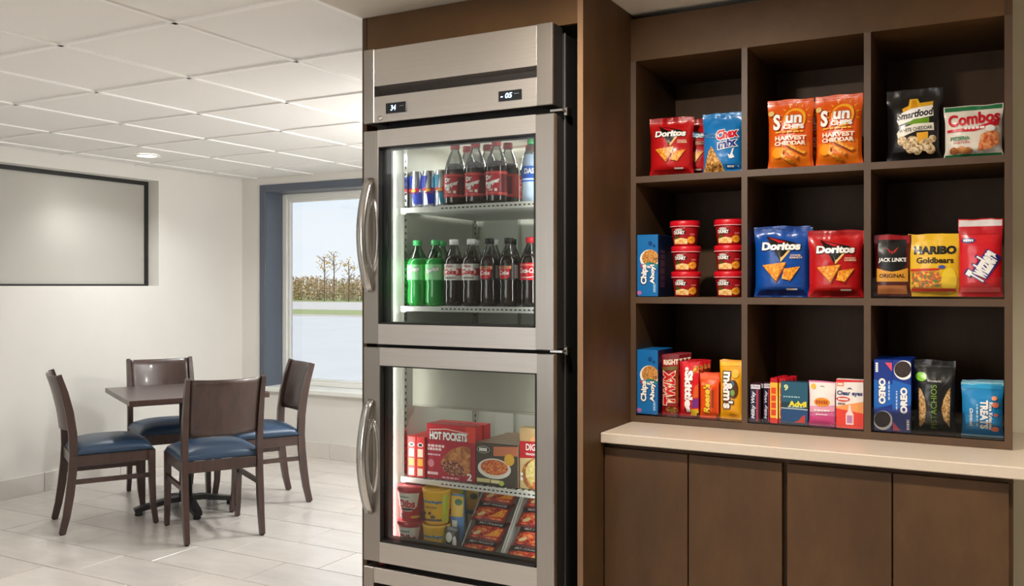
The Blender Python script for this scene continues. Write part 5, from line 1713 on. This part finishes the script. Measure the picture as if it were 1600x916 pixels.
hot = [('P', (176, 20, 50), [(0.0, 0.0), (1, 0), (1, 0.70), (0.0, 0.72)]), ('P', (226, 60, 40), [(0.80, 0.72), (1, 0.70), (1, 1.0), (0.80, 1.0)]), ('P', (250, 190, 180), [(0.06, 0.88), (0.40, 0.91), (0.86, 0.86), (0.86, 0.875), (0.40, 0.93), (0.06, 0.90)]),
       ('T', W_, 'HOT POCKETS', 0.45, 0.79, 0.76, 0.15, {'bold': 0.05, 'rot': 0, 'ol': (((110, 6, 20), 0.04),)}), ('L', (250, 220, 220), 0.20, 0.60, 0.34, 0.045), ('L', (250, 220, 220), 0.17, 0.54, 0.28, 0.045), ('L', (240, 200, 210), 0.16, 0.44, 0.26, 0.03),
       ('P', CRUSTM, [(0.30, 0.30), (0.36, 0.42), (0.52, 0.56), (0.74, 0.64), (0.90, 0.62), (0.90, 0.20), (0.78, 0.10), (0.44, 0.12)]), ('E', MEATM, 0.55, 0.22, 0.24, 0.13, -12), ('E', (206, 120, 130), 0.10, 0.28, 0.07, 0.07), ('T', W_, '2', 0.88, 0.09, 0.10, 0.13, {'bold': 0.04}), ('L', (240, 190, 200), 0.50, 0.04, 0.34, 0.03), ('L', (250, 220, 220), 0.14, 0.10, 0.22, 0.05)]
hp = tag(carton('frozen_meal_box', 0.186, 0.045, 0.180, pm('crimson_frozen_carton', (200, 30, 46), 0.35, var=0.03, scale=20), hot), 'wide red stuffed sandwich carton with a bitten pastry picture', 'frozen food box', FG)
place(hp, -1.596, 2.536, ZS, 2)
again(hp, 'second wide red stuffed sandwich carton right behind the front one', -1.594, 2.586, ZS, 2, group=FG)
bw = [('P', (70, 60, 48), [(0, 0), (1, 0), (1, 1), (0, 1)]), ('P', (206, 120, 80), [(0.42, 0.70), (1, 0.74), (1, 0.96), (0.42, 0.92)]), ('E', (236, 232, 220), 0.44, 0.40, 0.40, 0.24), ('E', PASTAM, 0.44, 0.43, 0.33, 0.18), ('E', (236, 180, 60), 0.80, 0.64, 0.12, 0.14), ('E', (20, 20, 18), 0.18, 0.83, 0.17, 0.10),
      ('E', (220, 214, 190), 0.18, 0.83, 0.155, 0.085), ('E', (24, 24, 20), 0.18, 0.83, 0.145, 0.075), ('L', W_, 0.18, 0.83, 0.20, 0.08), ('P', (226, 214, 150), [(0.02, 0.06), (0.34, 0.06), (0.34, 0.15), (0.02, 0.15)]), ('P', (236, 226, 170), [(0.36, 0.06), (0.58, 0.06), (0.58, 0.14), (0.36, 0.14)]), ('E', (200, 214, 110), 0.62, 0.08, 0.06, 0.06)]
fb0 = tag(carton('frozen_meal_box', 0.150, 0.032, 0.135, pm('brown_frozen_carton', (126, 96, 70), 0.4, var=0.06, scale=20), bw), 'frozen pasta dinner carton with an oval emblem and bowl picture', 'frozen food box', FG)
place(fb0, -1.421, 2.526, ZS, 1)
for k in range(5):
    again(fb0, 'frozen dinner carton standing %s behind the pasta carton' % ('first', 'second', 'third', 'fourth', 'fifth')[k], -1.421, 2.562 + 0.036 * k, ZS, 1, group=FG)
dg = [('P', (206, 170, 120), [(0, 0.78), (1, 0.78), (1, 1), (0, 1)]), ('E', (236, 170, 110), 0.62, 0.80, 0.34, 0.10), ('P', (196, 24, 34), [(0, 0.50), (1, 0.54), (1, 0.80), (0, 0.78)]), ('T', W_, 'DIGIORNO', 0.56, 0.69, 0.78, 0.11, {'bold': 0.02}), ('T', W_, 'TRADITIONAL CRUST', 0.56, 0.575, 0.80, 0.035, {'bold': 0.04}),
      ('E', CRUSTM, 0.62, 0.24, 0.56, 0.30), ('E', PIZZAM, 0.66, 0.27, 0.50, 0.27), ('P', (236, 130, 70), [(0.36, 0.02), (0.98, 0.02), (0.98, 0.13), (0.36, 0.13)]), ('E', W_, 0.06, 0.16, 0.04, 0.03), ('E', W_, 0.06, 0.24, 0.04, 0.03)]
o = tag(carton('pizza_box', 0.130, 0.040, 0.190, pm('tan_pizza_carton', (222, 196, 140), 0.4, var=0.04, scale=20), dg), 'small frozen pizza carton with a red name band, cut by the door frame', 'frozen food box', FG)
place(o, -1.279, 2.540, ZS, 0)

# tubs of frozen treats
ZF = 0.5110
DBP = [(0.034, 0.0), (0.036, 0.003), (0.046, 0.094), (0.0465, 0.096)]
M_DB = pm('red_tub', (206, 22, 40), 0.35, var=0.03, scale=20)
db = mlathe('treat_tub', DBP, M_DB)
mlathe('lid', [(0.0475, 0.0965), (0.0495, 0.099), (0.0495, 0.109), (0.047, 0.1115), (0.0, 0.1115)], pm('red_tub_lid', (196, 20, 50), 0.3, var=0.03, scale=20, coat=0.4), db)
printed(db, [('P', (240, 236, 226), [(0.10, 0.98), (0.90, 0.98), (0.84, 0.50), (0.66, 0.34), (0.34, 0.34), (0.16, 0.50)]), ('T', (206, 20, 40), 'Dibs', 0.5, 0.60, 0.54, 0.28, {'bold': 0.045}), ('E', (60, 30, 30), 0.5, 0.41, 0.24, 0.045), ('L', (90, 140, 110), 0.42, 0.84, 0.3, 0.05), ('E', (246, 190, 70), 0.80, 0.14, 0.18, 0.05), ('E', (120, 10, 30), 0.24, 0.14, 0.12, 0.09)],
        cyl_map(prof_r(DBP), R(140), 0.094, 0.001), 0.100, 0.094, 'tub', 0.005, 0.0004, 0.00015)
TG = 'round frozen treat tubs stacked two high'
tag(db, 'red and white frozen treat tub, lower of its stack', 'tub', TG)
place(db, -1.728, 2.482, ZF, 16)
again(db, 'red and white frozen treat tub, upper of its stack', -1.7275, 2.482, ZF + 0.1116, 12, group=TG)
YLP = [(0.036, 0.0), (0.038, 0.003), (0.046, 0.100), (0.0475, 0.103), (0.0475, 0.112), (0.045, 0.112), (0.043, 0.108), (0.0, 0.108)]
yl = mlathe('treat_tub', YLP, pm('yellow_tub', (242, 190, 36), 0.35, var=0.04, scale=20))
printed(yl, [('P', (190, 210, 50), [(0.78, 0.04), (0.98, 0.04), (0.98, 0.96), (0.78, 0.96)]), ('T', (70, 130, 170), 'Butterfinger', 0.44, 0.74, 0.66, 0.13, {'bold': 0.05}), ('L', (150, 120, 40), 0.42, 0.56, 0.40, 0.07), ('E', (70, 36, 14), 0.16, 0.34, 0.07, 0.055), ('E', (70, 36, 14), 0.48, 0.24, 0.08, 0.06), ('E', (96, 52, 24), 0.38, 0.36, 0.06, 0.05, 30), ('P', (90, 70, 90), [(0.26, 0.10), (0.78, 0.10), (0.74, 0.17), (0.30, 0.17)]), ('E', (80, 40, 16), 0.2, 0.12, 0.06, 0.05)],
        cyl_map(prof_r(YLP[:4]), R(150), 0.096, 0.003), 0.110, 0.096, 'tub', 0.005, 0.0004, 0.00015)
tag(yl, 'yellow frozen treat tub, lower of its stack', 'tub', TG)
place(yl, -1.6285, 2.483, ZF, 20)
again(yl, 'yellow frozen treat tub, upper of its stack', -1.6285, 2.483, ZF + 0.1116, 16, group=TG)
again(yl, 'yellow frozen treat tub behind the yellow stack, lower', -1.6405, 2.583, ZF, 30, group=TG)
again(yl, 'yellow frozen treat tub behind the yellow stack, upper', -1.6405, 2.583, ZF + 0.1116, 30, group=TG)
# cone wrappers and ice cream sandwiches between the tubs and the tray
cone_m = foil('pale_blue_wrapper', (96, 150, 206))
cn = tag(bag('ice_cream_packet', 0.050, 0.205, 0.020, cone_m, [('P', (240, 200, 70), [(0.05, 0.66), (0.95, 0.66), (0.95, 0.97), (0.05, 0.97)]), ('E', (60, 120, 70), 0.6, 0.88, 0.28, 0.05), ('P', W_, [(0.1, 0.05), (0.4, 0.05), (0.6, 0.6), (0.2, 0.6)])], 41.0, nu=10, nv=20), 'pale blue ice cream packet standing beside the yellow tubs', 'ice cream', 'upright ice cream packets')
place(cn, -1.5635, 2.505, ZF, 6, 0, 0)
again(cn, 'second pale blue ice cream packet standing further back', -1.5635, 2.600, ZF, 8, group='upright ice cream packets')
dk = tag(bag('ice_cream_packet', 0.046, 0.110, 0.022, foil('black_white_wrapper', (40, 34, 30)), [('E', W_, 0.3, 0.7, 0.26, 0.14), ('E', (236, 200, 90), 0.62, 0.25, 0.28, 0.14), ('E', W_, 0.75, 0.55, 0.14, 0.2)], 42.0, nu=10, nv=14), 'small dark ice cream packet at the foot of the yellow tubs', 'ice cream', 'upright ice cream packets')
place(dk, -1.5600, 2.468, ZF, 12)
br = tag(carton('ice_cream_box', 0.040, 0.05, 0.21, pm('cocoa_carton', (96, 46, 26), 0.4, var=0.04, scale=20), [('P', (190, 60, 90), [(0, 0.82), (1, 0.82), (1, 1), (0, 1)]), ('P', (236, 200, 190), [(0.1, 0.66), (0.9, 0.66), (0.9, 0.76), (0.1, 0.76)]), ('P', (226, 150, 60), [(0, 0.3), (1, 0.3), (1, 0.42), (0, 0.42)])]), 'tall cocoa brown ice cream carton behind the blue packet', 'ice cream', 'upright ice cream packets')
place(br, -1.566, 2.690, ZF, 4)

# wrapped stuffed sandwiches lying shingled in two sloping white trays
M_TRAY = pm('white_card', (236, 234, 228), 0.6, var=0.02, scale=30)
SL = 49.0
sl, cl = math.sin(R(SL)), math.cos(R(SL))


def sloped_tray(x0, x1, label):
    """card tray leaning back, its two side walls rising towards the rear"""
    t = tag(empty('display_tray', ((x0 + x1) / 2, 2.55, ZF)), label, 'tray', 'sloping white trays of wrapped sandwiches')
    O = ((x0 + x1) / 2, 2.55, ZF)
    for xa, xb in ((x0, x0 + 0.004), (x1 - 0.004, x1)):
        b = MB()
        ptsq = [(2.460, 0.0), (2.460, 0.028), (2.460 + 0.172, 0.028 + 0.172 * sl / cl), (2.90, 0.028 + 0.172 * sl / cl), (2.90, 0.0)]
        i = b.mi(M_TRAY)
        a = [b.bm.verts.new((xa - O[0], y - O[1], z)) for y, z in ptsq]
        c = [b.bm.verts.new((xb - O[0], y - O[1], z)) for y, z in ptsq]
        b.bm.faces.new(a)
        b.bm.faces.new(list(reversed(c)))
        for k in range(len(a)):
            b.bm.faces.new((a[k], c[k], c[(k + 1) % len(a)], a[(k + 1) % len(a)]))
        b.build('side_wall', t)
    b = MB()
    L = 0.27
    b.box((0, 0, 0), (x1 - x0 - 0.009, L, 0.003), M_TRAY, 0, Matrix.Rotation(R(SL), 3, 'X'))
    o = b.build('sloping_back', t)
    o.location = (0, 2.486 + L / 2 * cl - O[1], L / 2 * sl + 0.004)
    return t


TX = ((-1.534, -1.384), (-1.380, -1.210))
sloped_tray(*TX[0], 'white card tray beside the ice cream packets, full of wrapped sandwiches')
sloped_tray(*TX[1], 'white card tray cut by the door frame, full of wrapped sandwiches')
WG = 'wrapped stuffed sandwiches in the sloping trays'
wr_art = [('P', REDFOOD, [(0.05, 0.08), (0.95, 0.08), (0.95, 0.62), (0.05, 0.60)]), ('P', K_, [(0.03, 0.62), (0.97, 0.66), (0.97, 0.90), (0.03, 0.90)]), ('T', W_, 'HOT POCKETS', 0.52, 0.76, 0.70, 0.15, {'bold': 0.05}), ('P', CHIPM, [(0.55, 0.14), (0.92, 0.20), (0.94, 0.58), (0.80, 0.50)]), ('E', (236, 210, 150), 0.28, 0.24, 0.12, 0.09, 20), ('E', (240, 150, 90), 0.45, 0.40, 0.10, 0.07, -20)]
w0 = None
ORD = ('lowest', 'second', 'third', 'topmost')
for c, (x0, x1) in enumerate(TX):
    for k in range(4):
        s = 0.026 + 0.0648 * k
        lift = 0.037 + 0.002 * k
        y = 2.486 + s * cl - lift * sl
        z = ZF + 0.006 + s * sl + lift * cl
        lab = 'red wrapped sandwich, %s in the tray %s' % (ORD[k], ('beside the ice cream packets', 'at the door frame')[c])
        if w0 is None:
            w0 = bag('wrapped_sandwich', 0.126, 0.084, 0.019, foil('maroon_wrapper', (110, 14, 18)), wr_art, 50.0, nu=18, nv=14)
            tag(w0, lab, 'frozen sandwich', WG)
            o = w0
        else:
            o = again(w0, lab, 0, 0, 0, group=WG)
        place(o, (x0 + x1) / 2 + (-0.006, 0.004, -0.003, 0.005)[k], y - 0.044 * math.cos(R(SL - 14)), z - 0.044 * math.sin(R(SL - 14)), (1, -1.2, 1, -0.8)[k], -(90 - (SL - 14)))
